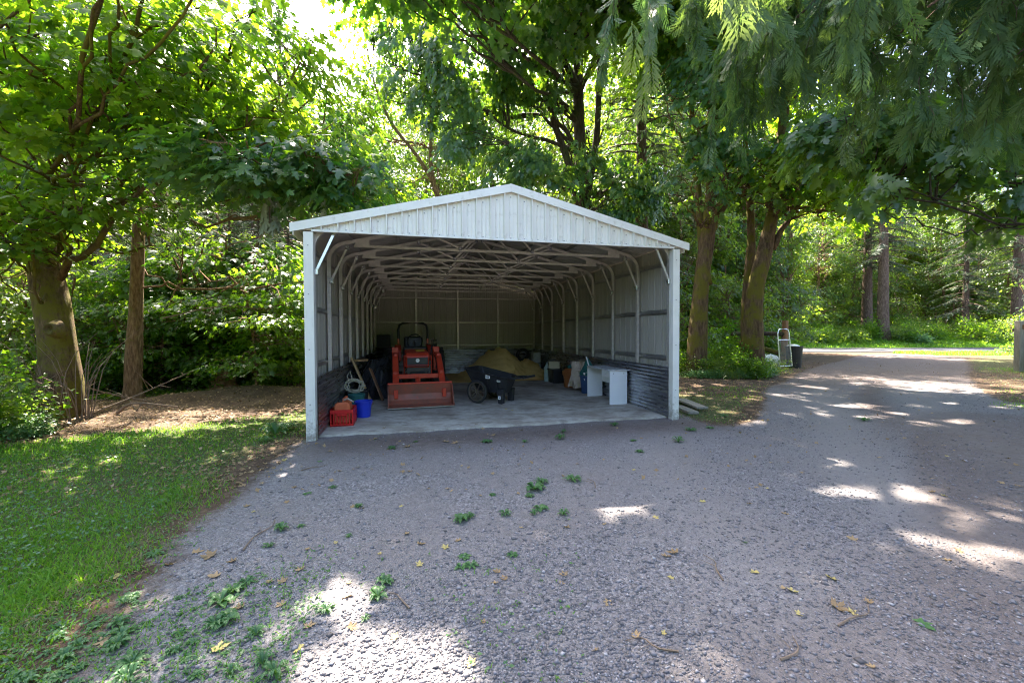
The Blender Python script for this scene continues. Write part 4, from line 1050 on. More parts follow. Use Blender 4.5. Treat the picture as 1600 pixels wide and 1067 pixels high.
# --- left: big mossy maple with a burl, whose crown reaches out over the grass
b0 = at(88, 7.7, -.15)
mossy = tree('maple_tree', 'thick mossy maple trunk with a round burl at the left edge of the wood', b0,
    [([b0, at(92, 7.7, .8), at(84, 7.75, 2.0), at(66, 7.9, 3.4), at(50, 8.2, 6), at(60, 8.6, 10), at(70, 9, 15)], .31, .10)],
    [E(95, 6.7, 3.7, (1.3, .6, .45), 20, size=.17, rs=.6, per=24, up=1.1, out=.3), E(10, 6.8, 3.3, (1.0, .7, .6), 18, size=.17, rs=.6, per=24, up=1.1, out=.3)] +
    [E(60, 6.0, 5.6, (2.4, 1.7, 1.5), 66, size=.185, rs=.75, per=34, up=1.0, out=.35),
     E(230, 6.4, 5.6, (2.0, 1.6, 1.4), 56, size=.185, rs=.75, per=34, up=1.0, out=.4),
     E(380, 7.6, 6.3, (1.9, 1.5, 1.6), 54, size=.18, rs=.7, per=34, up=1.0, out=.45),
     E(120, 8.0, 4.2, (2.2, 1.4, .9), 50, size=.17, rs=.7, per=30, up=1.0, out=.4),
     E(60, 9.0, 8.0, (3.6, 2.4, 1.6), 40, size=.2, rs=.9, per=30),
     E(150, 4.0, 6.6, (2.4, 1.3, .8), 44, size=.22, rs=.9, per=28),
     E(40, 9.5, 13.0, (3.0, 3.0, 2.4), 24, size=.24, rs=1.0, per=26, **{'in': .2})],
    LEAF_B, 'maple', 'bark_moss', 21, .05, pick=150,
    extra=[([at(97, 7.6, 2.55), at(150, 7.3, 3.05), at(178, 7.2, 3.55), at(205, 7.1, 3.9), at(262, 6.9, 4.15), at(330, 6.6, 4.3)], .058, .02),
           ([at(70, 7.8, 3.0), at(20, 7.3, 3.8), at(-60, 6.8, 4.6)], .07, .03)])
kn = MB(); c0 = at(80, 7.28, 1.62) - b0
V = []
for i in range(7):
    rr_ = (.015, .05, .075, .09, .11, .13, .17)[i]; dd = (-.03, .0, .045, .05, .03, -.02, -.10)[i]
    for q in range(14):
        a = q*2*math.pi/14; V.append(c0 + np.array([math.cos(YAW), -math.sin(YAW), 0])*rr_*math.cos(a)*1.1 + np.array([0, 0, 1])*rr_*math.sin(a) - np.array([math.sin(YAW), math.cos(YAW), 0])*(dd + .012*math.sin(a*3+i)))
kn.add(V, [(i*14+q, i*14+(q+1) % 14, (i+1)*14+(q+1) % 14, (i+1)*14+q) for i in range(6) for q in range(14)] + [tuple(range(14))])
kn.build('burl', MT['bark_moss'], mossy, smooth=True)

# low layered maple boughs in front of the shed's left eave, from a young tree beside the thin trunk
b1 = at(205, 9.4, -.1)
tree('maple_tree', 'slender grey-brown maple trunk right of the mossy one with flat leafy boughs', b1,
    [([b1, at(207, 9.4, .7), at(214, 9.4, 2.2), at(222, 9.4, 4.2), at(236, 9.3, 7), at(240, 9.4, 10)], .175, .06)],
    [E(430, 6.3, 4.05, (1.35, .9, .45), 46, size=.20, rs=.65, per=26, up=1.2, out=.25, droop=.55),
     E(540, 6.6, 3.95, (.75, .7, .42), 22, size=.19, rs=.55, per=22, up=1.1, out=.35, droop=.7),
     E(350, 9.4, 3.3, (1.4, .9, .7), 28, size=.17, rs=.6, per=24, up=1.2, out=.25, tint=.1), E(440, 9.8, 2.7, (1.0, .8, .6), 20, size=.17, rs=.55, per=24, up=1.2, out=.25, tint=.15),
     E(330, 7.2, 4.6, (1.3, .9, .6), 34, size=.18, rs=.65, per=26, up=1.1, out=.3),
     E(270, 9.5, 6.6, (2.4, 2.0, 1.8), 70, size=.18, rs=.8, per=32),
     dict(c=(-1.0, 4.6, 6.3), r=(1.9, 1.4, .8), n=84, size=.19, rs=.7, per=28),  # lobe added to shade the ground by the left post
     E(250, 9.9, 10.0, (2.2, 2.2, 2.0), 26, size=.24, rs=1.0, per=26)],
    LEAF_B, 'maple_blue', 'bark_thin', 22, .03, per=1, pick=150,
    extra=[([at(222, 9.4, 3.9), at(300, 8.2, 4.3), at(400, 7.0, 4.25), at(520, 6.5, 4.1)], .045, .015)])

# --- behind the shed: broad maple with several stems
b2 = at(905, 18.6, -.1)
tree('maple_tree', 'tall many-stemmed maple with drooping blue-green leaves behind the shed roof', b2,
    [([b2, at(905, 18.6, 4), at(908, 18.6, 8), at(903, 18.6, 13), at(905, 18.8, 18), at(900, 19, 24)], .42, .10),
     ([at(912, 18.5, 6.8), at(888, 18.3, 9.0), at(858, 18, 11.5), at(848, 17.8, 14.5), at(840, 18, 20)], .22, .06),
     ([at(912, 18.6, 7.2), at(930, 18.9, 10), at(938, 19, 14), at(950, 19.2, 19)], .20, .06)],
    [E(730, 16.9, 12.2, (2.6, 1.6, 4.4), 190, size=.24, rs=.7, per=34, up=.55, out=.75, droop=1.0, sag=.5, lean=(-.2, -.8, 0)),
     E(640, 17.6, 13.5, (1.6, 1.5, 3.2), 80, size=.22, rs=.65, per=30, up=.6, out=.7, droop=.9, lean=(-.4, -.5, 0)),
     E(830, 17.2, 13.2, (1.9, 1.3, 3.2), 105, size=.24, rs=.7, per=32, up=.55, out=.75, droop=1.0, lean=(0, -.8, 0)),
     E(860, 16.9, 8.3, (2.8, 1.2, 1.1), 80, size=.24, rs=.7, per=30, up=.65, out=.6, droop=.9, lean=(0, -.7, 0)),
     E(980, 17.2, 7.4, (1.9, 1.2, 1.6), 80, size=.24, rs=.7, per=30, up=.65, out=.6, droop=.9, lean=(0, -.7, 0)),
     E(930, 20.6, 12.0, (3.8, 1.6, 5.0), 130, size=.22,
      rs=.8, per=28, tint=.15),
     E(880, 19.5, 19.0, (4.0, 3.5, 3.0), 90, size=.26, rs=1.0, per=30, **{'in': .15}),
     dict(c=(1.8, 5.3, 12.5), r=(3.6, 2.8, 1.1), n=150, size=.32, rs=1.1, per=32, **{'in': .1}),  # unseen lobe added above the frame to shade the near gravel
     dict(c=(6.3, 6.2, 13.4), r=(3.6, 3.2, 1.4), n=150, size=.32, rs=1.1, per=32, **{'in': .1})],  # second unseen lobe, added to shade the gravel farther right
    LEAF_B, 'maple_blue', 'bark_dark', 23, .13, extra=[([at(903, 18.6, 12.5), (6.5, 9, 13.4), (4, 7, 14), (1.5, 5.3, 13.2)], .16, .04), ([at(903, 18.6, 13), (7.2, 9, 14.6), (6.4, 6, 14)], .14, .04)])  # extra limbs only carry the added shade lobes
b3 = at(696, 20.5, -.1)
tree('maple_tree', 'leaning thin maple with open twiggy crown left of the roof ridge', b3,
    [([b3, at(700, 20.5, 4), at(692, 20.5, 7.4), at(676, 20.5, 9.6), at(676, 20.6, 12), at(668, 20.6, 15)], .20, .05),
     ([at(680, 20.5, 9.0), at(650, 20.4, 10.4), at(615, 20.3, 11.8), at(590, 20.2, 13.6), at(575, 20.2, 16)], .12, .03)],
    [E(600, 20.5, 15.0, (1.8, 1.5, 3.2), 60, size=.2, rs=.7, per=26, tint=.15),
     E(565, 20.5, 12.0, (1.4, 1.2, 2.0), 44, size=.2, rs=.65, per=24, tint=.15),
     E(640, 20.8, 8.3, (1.3, 1.2, 1.2), 18, size=.2, rs=.6, per=22, tint=.15),
     E(690, 21, 14.0, (1.8, 1.5, 3.0), 60, size=.2, rs=.7, per=26, tint=.12)],
    LEAF_B, 'maple', 'bark_thin', 24, .06)
b4 = at(520, 17.5, -.1)
tree('maple_tree', 'bushy yellow-green maple beyond the left eave under the open sky', b4,
    [([b4, at(520, 17.5, 3), at(512, 17.5, 7), at(516, 17.5, 11)], .2, .04)],
    [E(545, 17.2, 9.4, (1.9, 1.5, 2.2), 85, size=.2, rs=.65, per=28, tint=.12),
     E(465, 17.3, 10.6, (1.3, 1.5, 2.8), 70, size=.2, rs=.65, per=28, tint=.12),
     E(590, 17.4, 6.6, (2.2, 1.5, 1.9), 80, size=.2, rs=.65, per=28, tint=.05),
     E(460, 17.4, 6.6, (1.8, 1.5, 1.8), 44, size=.2, rs=.65, per=28, tint=.05)],
    LEAF_B, 'maple', 'bark_thin', 25, .07)

# --- right of the shed: two mossy maples by the drive
b5 = at(1088, 14.5, -.1)
tree('maple_tree', 'mossy maple trunk nearest the shed with brush around its foot', b5,
    [([b5, at(1090, 14.5, 1.2), at(1096, 14.5, 3.4), at(1108, 14.5, 5.6), at(1112, 14.6, 9), at(1105, 14.6, 14), at(1100, 14.8, 19)], .34, .1),
     ([at(1100, 14.6, 3.2), at(1094, 14.9, 5.5), at(1080, 15.2, 9), at(1075, 15.3, 13)], .19, .05)],
    [E(1090, 13.6, 8.8, (2.0, 1.4, 2.2), 62, size=.23, rs=.7, per=32, up=.7, out=.6, droop=.8),
     E(1100, 13.2, 6.2, (1.4, .9, .8), 16, size=.22, rs=.6, per=26, up=.8, out=.5, droop=.8),
     E(1190, 13.6, 7.0, (2.2, 1.4, 1.0), 36, size=.22, rs=.7, per=30),
     E(1090, 14.6, 15.5, (5.2, 5.0, 4.4), 210, size=.32, rs=1.2, per=34, **{'in': .2})],
    LEAF_B, 'maple_blue', 'bark_moss', 26, .12, extra=[([at(1110, 14.5, 5.0), at(1150, 14.3, 6.6), at(1190, 14, 7.6)], .1, .03)])
b6 = at(1178, 14.4, -.1)
tree('maple_tree', 'stout mossy maple by the drive with ferny brush at its foot', b6,
    [([b6, at(1176, 14.4, 1.2), at(1180, 14.4, 3.0), at(1196, 14.4, 4.6), at(1214, 14.4, 7), at(1224, 14.4, 11), at(1220, 14.6, 17)], .37, .1),
     ([at(1170, 14.8, .2), at(1168, 14.9, 2.6), at(1172, 15.0, 5.2), at(1160, 15.2, 9)], .26, .08)],
    [E(1270, 13.2, 7.2, (2.4, 1.5, 1.3), 50, size=.23, rs=.7, per=30),
     E(1210, 13.0, 6.2, (1.5, .9, .7), 14, size=.22, rs=.6, per=26, droop=.7),
     E(1330, 13.8, 5.9, (2.0, 1.3, .9), 32, size=.22, rs=.65, per=28),
     E(1240, 14.4, 11.0, (4.0, 3.0, 2.4), 100, size=.25, rs=.9, per=30),
     dict(c=(10.2, 6.4, 12.6), r=(3.2, 3.4, 1.5), n=120, size=.3, rs=1.0, per=32, **{'in': .1}),  # lobe added to keep sun off the right-hand gravel
     E(1250, 14.0, 15.5, (5.6, 5.2, 4.0), 220, size=.33, rs=1.2, per=34, **{'in': .2})],
    LEAF_B, 'maple', 'bark_moss', 27, .12, extra=[([at(1205, 14.4, 4.4), at(1240, 14.1, 5.8), at(1290, 13.7, 6.7)], .11, .03), ([at(1210, 14.4, 5.5), at(1228, 14.2, 6.8), at(1245, 14.0, 8.6)], .10, .03)])
b7 = at(1790, 9.0, -.1)
tree('maple_tree', 'maple standing beyond the right edge whose dark leafy boughs hang over the drive', b7,
    [([b7, at(1790, 9, 4), at(1780, 9, 8), at(1770, 9.2, 14)], .34, .1)],
    [E(1330, 8.6, 5.6, (1.5, 1.1, .8), 36, size=.24, rs=.6, per=24, droop=.8),
     E(1450, 8.4, 5.2, (1.5, 1.1, 1.0), 36, size=.24, rs=.6, per=24, droop=.8),
     E(1375, 7.6, 4.1, (.7, .5, .35), 7, size=.25, rs=.42, per=12, droop=1.0, up=.5, out=.6, lean=(0, -.8, 0)),
     E(1560, 8.6, 4.6, (1.3, 1.0, 1.2), 34, size=.22, rs=.6, per=24, droop=.7),
     E(1600, 9.4, 8.0, (3.6, 3.0, 2.2), 90, size=.24, rs=.8, per=28),
     E(1600, 9.4, 13.0, (6.0, 5.5, 4.0), 200, size=.33, rs=1.2, per=34, **{'in': .2})],
    LEAF_B, 'maple_blue', 'bark_dark', 28, .028, per=1, extra=[([at(1780, 9, 4.6), at(1620, 8.8, 6.0), at(1480, 8.5, 6.2), at(1360, 8.2, 5.8), at(1345, 7.8, 4.9)], .04, .008)])

# --- conifers
def conifer_parts(seed, h, r0, z0, br, nb, dead=0, spread=1.0, mat='fir'):
    g = np.random.default_rng(seed); tr = MB()
    z = np.linspace(0, h, 22); lean = g.normal(0, .12, 2)
    P = np.stack([lean[0]*(z/h)**2*h*.1, lean[1]*(z/h)**2*h*.1, z], 1)
    rad = r0*(1 - .92*z/h)*(1 + .5*np.exp(-z*1.6)); V, F = tube_np(P, rad, 12, True); tr.add(V, F)
    C = []; tip = []; nr = []; sz = []; tn = []
    for q in range(nb):
        f = (q + g.uniform())/nb; zz = z0 + (h - z0)*f**.9; a = g.uniform(0, 2*math.pi)
        ln = br*(1 - f)**.75*g.uniform(.6, 1.1) + .25; d = np.array([math.cos(a), math.sin(a), 0]); m = 7
        s = np.linspace(0, 1, m); pts = np.array([np.interp(zz, z, P[:, 0]), np.interp(zz, z, P[:, 1]), zz]) + s[:, None]*ln*d + np.stack([0*s, 0*s, ln*(.10*s - .38*s**2)], 1)
        V, F = tube_np(pts, np.linspace(.03 + .012*ln, .006, m), 4, False); tr.add(V, F)
        k_ = max(6, int(ln*9)); ss = g.uniform(.18, 1.03, k_)
        p = np.stack([np.interp(ss, s, pts[:, i]) for i in range(3)], 1)
        sd = np.where(g.random(k_) < .5, -1, 1)[:, None]; side_ = np.cross(d, (0, 0, 1.0))*sd
        C.append(p); tip.append(unit(d*.6 + side_*g.uniform(.3, 1.1, (k_, 1)) + np.array([0, 0, -.55]) + .2*g.normal(size=(k_, 3))))
        nr.append(unit(np.array([0, 0, 1.0]) + .4*g.normal(size=(k_, 3)))); sz.append(g.uniform(.45, .95, k_)*spread*(1 - .35*ss)); tn.append(np.clip(g.normal(.45, .2, k_) + .25*(ss - .5), 0, 1))
    for q in range(dead):
        zz = g.uniform(1.2, z0 + 2); a = g.uniform(0, 6.28); ln = g.uniform(.8, 2.6); d = np.array([math.cos(a), math.sin(a), 0])
        V, F = tube_np([np.array([0, 0, zz]), np.array([0, 0, zz - .05*ln]) + d*ln*.5, np.array([0, 0, zz - .3*ln]) + d*ln + g.normal(0, .1, 3)], [.028, .016, .005], 4, False); tr.add(V, F)
    sp = []; Tt = []
    for i, y in enumerate((.12, .30, .48, .66, .84)):
        w = .26*(1 - .75*y)
        for s_ in (-1, 1): n = len(sp); sp += [(0, y - .05, 0), (s_*w, y + .20, -.06), (0, y + .05, 0)]; Tt.append((n, n+1, n+2))
    n = len(sp); sp += [(-.02, 0, 0), (.02, 0, 0), (0, 1.06, -.1)]; Tt.append((n, n+1, n+2))
    V, T_, A = scatter((np.array(sp, float), np.array(Tt)), *[np.concatenate(x) for x in (C, tip, nr, sz, tn)])
    return tr.mesh('trunk', MT['bark_fir'], smooth=True), tri_mesh('crown', V, T_, MT[mat], tint=A)
FIRS = [conifer_parts(41, 27, .42, 5.0, 3.4, 150, 26, 1.0), conifer_parts(42, 23, .30, 2.5, 3.0, 150, 20, .95), conifer_parts(43, 30, .52, 7.5, 3.8, 150, 34, 1.1), conifer_parts(44, 15, .2, .8, 2.6, 130, 10, .8)]
def fir(kind, px, d, rot, sc_=1.0, label='tall fir in the wood beyond the open shed', group='firs in the wood', xy=None):
    p = at(px, d) if xy is None else np.array(xy); z = float(ground_z(np.array(p[0]), np.array(p[1])))
    t = thing('fir_tree', label, 'tree', (p[0], p[1], z - .1), rot, group)
    t.scale = (sc_,)*3
    link('trunk', FIRS[kind][0], t); c = link('crown', FIRS[kind][1], t); c['kind'] = 'stuff'; return t
fir(0, 1003, 19.5, .4, .9, 'straight brown fir trunk rising just right of the shed roof ridge', None)
fir(2, 1379, 41, 1.0, 1.0, 'thick fir trunk with dead twigs across the road', None)
fir(1, 1508, 43, 2.0, 1.0, 'thinner straight fir across the road between two thicker trunks', None)
fir(2, 1588, 40, 3.0, .9, 'fir at the right end of the view across the road', None)
fir(1, 440, 24, .8, 1.05, 'pale drooping conifer top against the bright sky at left', None)
for q, (px, d, k_) in enumerate([(262, 13.5, 1), (178, 15, 1), (330, 15.5, 3), (410, 14, 3), (30, 13, 3), (-60, 11, 1), (120, 19, 0), (230, 12.6, 3), (300, 12.8, 1), (360, 13.0, 3), (100, 12.4, 3), (395, 17, 1), (455, 16, 3), (150, 13, 1), (370, 19, 3), (290, 23, 0), (200, 26, 2), (60, 25, 0), (-90, 19, 2)]):
    fir(k_, px, d, q*1.3, (.62 if 280 < px < 470 else 1)*(4.6 + .9*(d - 6))/(27, 23, 30, 15)[k_], 'dark conifer among the trees at left behind the mossy maple', 'conifers behind the mossy maple')
g = np.random.default_rng(77)
for q in range(34):
    px = -150 + q*(1900/34) + g.uniform(-20, 20); d = g.uniform(44, 70) if px > 1120 else g.uniform(30, 60)
    fir(int(g.integers(0, 4)), px, d, g.uniform(0, 6), g.uniform(.75, 1.1))

# deciduous trees that fill the wood
def wood_tree(seed, h, lobes, r=.16, leaf=LEAF_C, size=.2, mat='far_leaf', per=30, up=.9, out=.5):
    g = np.random.default_rng(seed); tp_ = [(0, 0, 0), (g.normal(0, .15), g.normal(0, .15), h*.35), (g.normal(0, .3), g.normal(0, .3), h*.7), (g.normal(0, .4), g.normal(0, .4), h*.97)]
    ells = [dict(c=np.array(c, float), r=np.array(rr, float), n=n, size=size, rs=.75, per=per, up=up, out=out, droop=.6) for c, rr, n in lobes]
    C, tip, nr, sz, tn, cen = spray_leaves(ells, g)
    b = wood([(tp_, r, .03)], limbs_for(tp_, ells, g, .06, 2, .2), cen, None, g, True, 8)
    return b.mesh('trunk', MT['bark_thin'], smooth=True), tri_mesh('crown', *scatter(leaf, C, tip, nr, sz, tn)[:2], MT[mat], tint=scatter(leaf, C, tip, nr, sz, tn)[2])
WOODS = [wood_tree(51, 13, [((0, 0, 9.5), (3.0, 3.0, 3.2), 110), ((1.2, -.6, 5.2), (2.6, 2.4, 1.8), 70), ((-1.4, .4, 3.0), (2.2, 2.2, 1.2), 40)]),
         wood_tree(52, 11, [((0, 0, 7.5), (3.2, 3.2, 3.0), 110), ((-1, 1, 4.0), (2.6, 2.6, 1.6), 70), ((1.2, -1, 2.2), (2, 2, 1.2), 40)]),
         wood_tree(53, 16, [((0, 0, 12), (3.2, 3.2, 3.8), 120), ((.8, .8, 7.2), (3.0, 2.8, 2.0), 70), ((-.8, -.8, 4.0), (2.4, 2.4, 1.4), 40)]),
         wood_tree(54, 5.5, [((0, 0, 3.4), (2.0, 2.0, 1.6), 60), ((.7, -.6, 1.8), (1.7, 1.6, 1.0), 40), ((-.8, .2, 1.0), (1.4, 1.4, .7), 24)], .07, LEAF_C, .16)]
WOODS.append(wood_tree(55, 24, [((0, 0, 18.5), (4.2, 4.2, 5.0), 150), ((1.5, -1, 12.0), (3.8, 3.6, 3.4), 110), ((-1.5, 1, 7.2), (3.2, 3.2, 2.4), 70), ((.6, 0, 3.8), (2.6, 2.4, 1.5), 40)], .25, LEAF_C, .27, 'far_leaf', 32))
WOODS.append(wood_tree(56, 4.5, [((.4, -.5, 3.3), (1.6, 1.6, .30), 26), ((-.7, -.3, 2.5), (1.7, 1.5, .28), 26), ((.6, -.6, 1.8), (1.7, 1.4, .28), 24), ((-.4, .1, 1.1), (1.4, 1.4, .25), 18)], .05, LEAF_B, .17, 'maple', 26, 1.4, .2))
KIND = ('rounded', 'bushy', 'tall slender', 'young', 'very tall broad', 'layered young')
def woody(kind, px, d, rot, sc_=1.0, label='leafy green tree in the wood beyond the shed', group='leafy trees in the wood'):
    label = KIND[kind] + ' ' + label; group = KIND[kind] + ' ' + group
    p = at(px, d); z = float(ground_z(np.array(p[0]), np.array(p[1]))); t = thing('leafy_tree', label, 'tree', (p[0], p[1], z - .08), rot, group); t.scale = (sc_,)*3
    link('trunk', WOODS[kind][0], t); c = link('crown', WOODS[kind][1], t); c['kind'] = 'stuff'; return t
g = np.random.default_rng(78)
for q in range(30):      # behind the shed and to its left
    px = 260 + q*(860/30) + g.uniform(-15, 15); d = g.uniform(23, 40)
    woody(int(g.integers(0, 3)), px, d, g.uniform(0, 6), g.uniform(.8, 1.1))
for q in range(9):
    px = -160 + q*70 + g.uniform(-12, 12); d = g.uniform(14, 30)
    k_ = int(g.integers(0, 4)); woody(k_, px, d, g.uniform(0, 6), (3.6 + .8*(d - 6))/(13, 11, 16, 6)[k_]*g.uniform(.85, 1.05), 'leafy green tree in the wood left of the shed', 'leafy trees left of the shed')
for q in range(46):      # across the road
    px = 1080 + q*(640/46) + g.uniform(-12, 12); d = g.uniform(43, 60)
    woody(int(g.integers(0, 4)), px, d, g.uniform(0, 6), g.uniform(.85, 1.3), 'leafy green tree in the wood across the road', 'leafy trees across the road')
for px, d, k_ in ((1040, 19, 3), (1062, 23, 1), (1120, 24, 3), (1150, 21, 3), (1210, 24.5, 3), (1030, 26, 0), (1100, 27, 1), (1180, 27, 1), (1090, 25, 2), (1150, 27.5, 4), (1195, 28, 2), (1222, 28.6, 4), (1120, 29, 4), (1060, 27, 4)):
    woody(k_, px, d, px*.7, .95, 'leafy young tree behind the two mossy maples', 'young trees behind the mossy maples')
for q, (px, d, s) in enumerate(((560, 34, .8), (610, 30, .85), (665, 31, .85), (720, 33, .9), (775, 32, .9), (830, 33, .95), (885, 32, .95), (940, 33, .95), (1000, 31, .95), (750, 36, 1.0), (900, 38, 1.0), (1040, 33, 1.0), (430, 30, .62), (350, 27, .7), (270, 25, .7), (180, 24, .75), (80, 24, .75), (-20, 22, .75), (-120, 20, .75))):
    woody(4, px, d, q*1.9, s, 'leafy tree in the wood beyond the shed')
for q in range(11):
    woody(4, 1130 + q*52, 53 + 3*(q % 3), q*2.3, .85 + .08*(q % 4), 'leafy tree in the wood across the road', 'leafy trees across the road')
for px, d, k_, s in ((1690, 19, 3, 1.0), (1610, 23, 3, .55), (1760, 15, 0, .8)):
    woody(k_, px, d, px*.3, s, 'leafy bush-like tree at the right side of the drive', 'trees right of the drive')
for px, d, s in ((400, 10.6, .62), (300, 13, 1.0), (350, 14.5, 1.2), (430, 14, 1.1), (260, 14, 1.1), (385, 12.5, .85), (330, 12, .7), (450, 13, .75), (250, 11.2, .6), (150, 10.5, .6), (20, 9.6, .7), (-60, 8.6, .8), (480, 15.5, .9)):
    woody(5 if px > 100 else 3, px, d, px*.9, s*1.15, 'maple sapling at the edge of the wood left of the shed', 'saplings at the edge of the wood')
# the far side of the wood, a closed mass of leaves
g = np.random.default_rng(90)
n = 46000
ang = g.uniform(-62, 62, n); d = g.uniform(66, 92, n); th = np.radians(ang); X = d*np.tan(th)
hgt = 19 + 6*(ang > 8) + 5*np.sin(ang*.31) + 3*np.sin(ang*.93+1) + 2*np.sin(ang*2.7)
top = hgt + np.where(ang < -14, -3, 0)
top = np.where((ang > -24) & (ang < -14), top - 4, top)
z = top * g.uniform(0, 1, n)**.8
C = np.stack([CAM[0] + X*math.cos(YAW) + d*math.sin(YAW), CAM[1] - X*math.sin(YAW) + d*math.cos(YAW), z], 1)
# unseen trees added behind the camera, blocking low sky to darken the shed
n2 = 24000; a2 = np.radians(g.uniform(75, 285, n2)); d2 = g.uniform(21, 27, n2) + 3*np.sin(a2*5); X2 = d2*np.sin(a2); D2 = d2*np.cos(a2); z2 = (8.5 + 2.0*np.sin(a2*7) + 1.5*np.sin(a2*17))*g.uniform(0, 1, n2)**.8
C = np.concatenate([C, np.stack([CAM[0] + X2*math.cos(YAW) + D2*math.sin(YAW), CAM[1] - X2*math.sin(YAW) + D2*math.cos(YAW), z2], 1)]); n += n2; X = np.concatenate([X, X2]); z = np.concatenate([z, z2])
V, T, A = scatter(LEAF_C, C, unit(g.normal(size=(n, 3))*.7 + np.array([0, 0, -.6])), unit(g.normal(size=(n, 3))*.6 - .8*unit((C - CAM)*np.array([1, 1, 0])) + np.array([0, 0, .6])), g.uniform(.7, 1.5, n), np.clip(g.normal(.45, .2, n) + .2*np.sin(X*.5)*np.sin(z*.6), 0, 1))
dw = link('distant_wood', tri_mesh('distant_wood', V, T, MT['far_leaf'], tint=A)); dw['kind'] = 'stuff'; dw['label'] = 'far side of the wood as one mass of leaves, with unseen trees added behind the camera'

# ------------------------------------------------------------------ the western cedar whose sprays hang in at the upper right
def frond_mesh(seed, npin, sub, mat):
    g = np.random.default_rng(seed); V = []; T = []
    def tri(a, b, c): n = len(V); V.extend([a, b, c]); T.append((n, n+1, n+2))
    bend = lambda x, y: -.16*y*y - .25*x*x + .05*math.sin(y*5+seed)
    P = lambda x, y: (x + .05*math.sin(y*3+seed), y, bend(x, y))
    tri(P(-.012, 0), P(.012, 0), P(0, 1.0))
    for i in range(npin):
        y = .05 + .92*i/npin; w = (.27*math.sin(math.pi*min(1, (y*.84+.16)))**.8 + .035)*g.uniform(.7, 1.12)
        for s in (-1, 1):
            y0 = y + (.035 if s > 0 else 0); ey = y0 + w*g.uniform(.85, 1.3); ex = s*w*g.uniform(.65, .9)
            mx, my = ex*.55, y0 + (ey - y0)*.50; pw = .013 + .035*w
            tri(P(0, y0 - .012), P(mx + s*pw*.7, my - pw), P(mx - s*pw*.7, my + pw)); tri(P(mx + s*pw*.7, my - pw), P(ex, ey), P(mx - s*pw*.7, my + pw))
            for q in range(sub):
                f = (q + .7)/(sub + .5); bx, by = ex*f, y0 + (ey - y0)*f; l_ = w*.34*(1 - .65*f)
                tri(P(bx - s*.014, by - .016), P(bx + s*l_*.75, by + l_*.55), P(bx + s*.014, by + .014)); tri(P(bx - s*.014, by - .012), P(bx - s*l_*.15, by + l_*.95), P(bx + s*.012, by + .014))
    V = np.array(V); A = np.clip(.35 + .35*V[:, 1] + g.normal(0, .08, len(V)), 0, 1)
    return tri_mesh('frond', V, np.array(T), mat, tint=A), V, np.array(T)
FR = {}
for nm in ('cedar', 'cedar_lit', 'cedar_dead'): FR[nm] = [frond_mesh(60 + q, 11, 3, MT[nm])[0] for q in range(4 if nm == 'cedar' else 2)]
_, fv, ft = frond_mesh(66, 9, 2, MT['cedar'])
cb = at(1600, 1.0) * 0 + np.array([9.6, -5.6, -.1])
cedar = thing('cedar_tree', 'large cedar beside the drive whose feathery sprays hang in at the upper right', 'tree', cb)
g = np.random.default_rng(61)
tr_ = MB(); path = np.array([(0, 0, 0), (.05, 0, 3), (0, .1, 7), (.1, 0, 12), (.1, .1, 18)]); P = curve(path, 20)
V, F = tube_np(P, np.linspace(.55, .08, 20)*(1+.5*np.exp(-np.linspace(0, 12, 20))), 14, True, .03, g); tr_.add(V, F)
fr = []      # (position, tip, normal, size, kind)
def cedar_branch(tgt, z0, nhang, hang, kinds, near=0.0):
    """a bough from the trunk to tgt, hung with sprays"""
    a = np.array([cb[0], cb[1], z0]); t = np.array(tgt, float); mid = a*.45 + t*.55 + np.array([0, 0, .5])
    pts = curve([a, a*.75 + mid*.25 + np.array([0, 0, .35]), mid, t], 16); tr_.tube(pts - cb, np.linspace(.07, .012, 16), 6)
    dirn = unit(t - a)
    for q in range(int(nhang*1.35)):
        f = 1 - (1 - near)*g.uniform(0, 1)**1.1*.75; k_ = f*15; i = int(min(14, k_)); p = pts[i] + (pts[i+1] - pts[i])*(k_ - i)
        sd = unit(np.cross(dirn, (0, 0, 1)))*g.choice([-1, 1]); out = unit(sd*g.uniform(.2, 1) + dirn*g.uniform(-.1, .7)); rr = g.uniform(0, .55)
        e0 = p + out*rr + np.array([0, 0, -.12*rr - .05]); tr_.tube(np.array([p, e0]) - cb, [.008, .004], 3)
        ln = hang*g.uniform(.5, 1.2); m = max(1, int(ln/.16)); tw = [e0]
        for s in range(m):
            sz_ = g.uniform(.22, .40); pp = tw[-1]; dn = unit(np.array([0, 0, -1.0]) + out*g.uniform(.05, .55)/(1 + s*.6) + .22*g.normal(size=3))
            az = g.uniform(0, 6.28); nn = unit(np.array([math.cos(az), math.sin(az), .45]) + out*.3)
            kd = kinds if isinstance(kinds, str) else g.choice(kinds); kd = 'cedar_dead' if (kd == 'cedar' and g.random() < .02) else kd
            fr.append((pp, dn, nn, sz_*1.25, kd)); fr.append((pp + g.normal(0, .04, 3), unit(dn + .5*g.normal(size=3)*np.array([1, 1, .3])), unit(nn + .7*g.normal(size=3)), sz_, kd))
            tw.append(pp + dn*.16)
        if m > 1: tr_.tube(np.array(tw) - cb, np.linspace(.005, .002, len(tw)), 3)
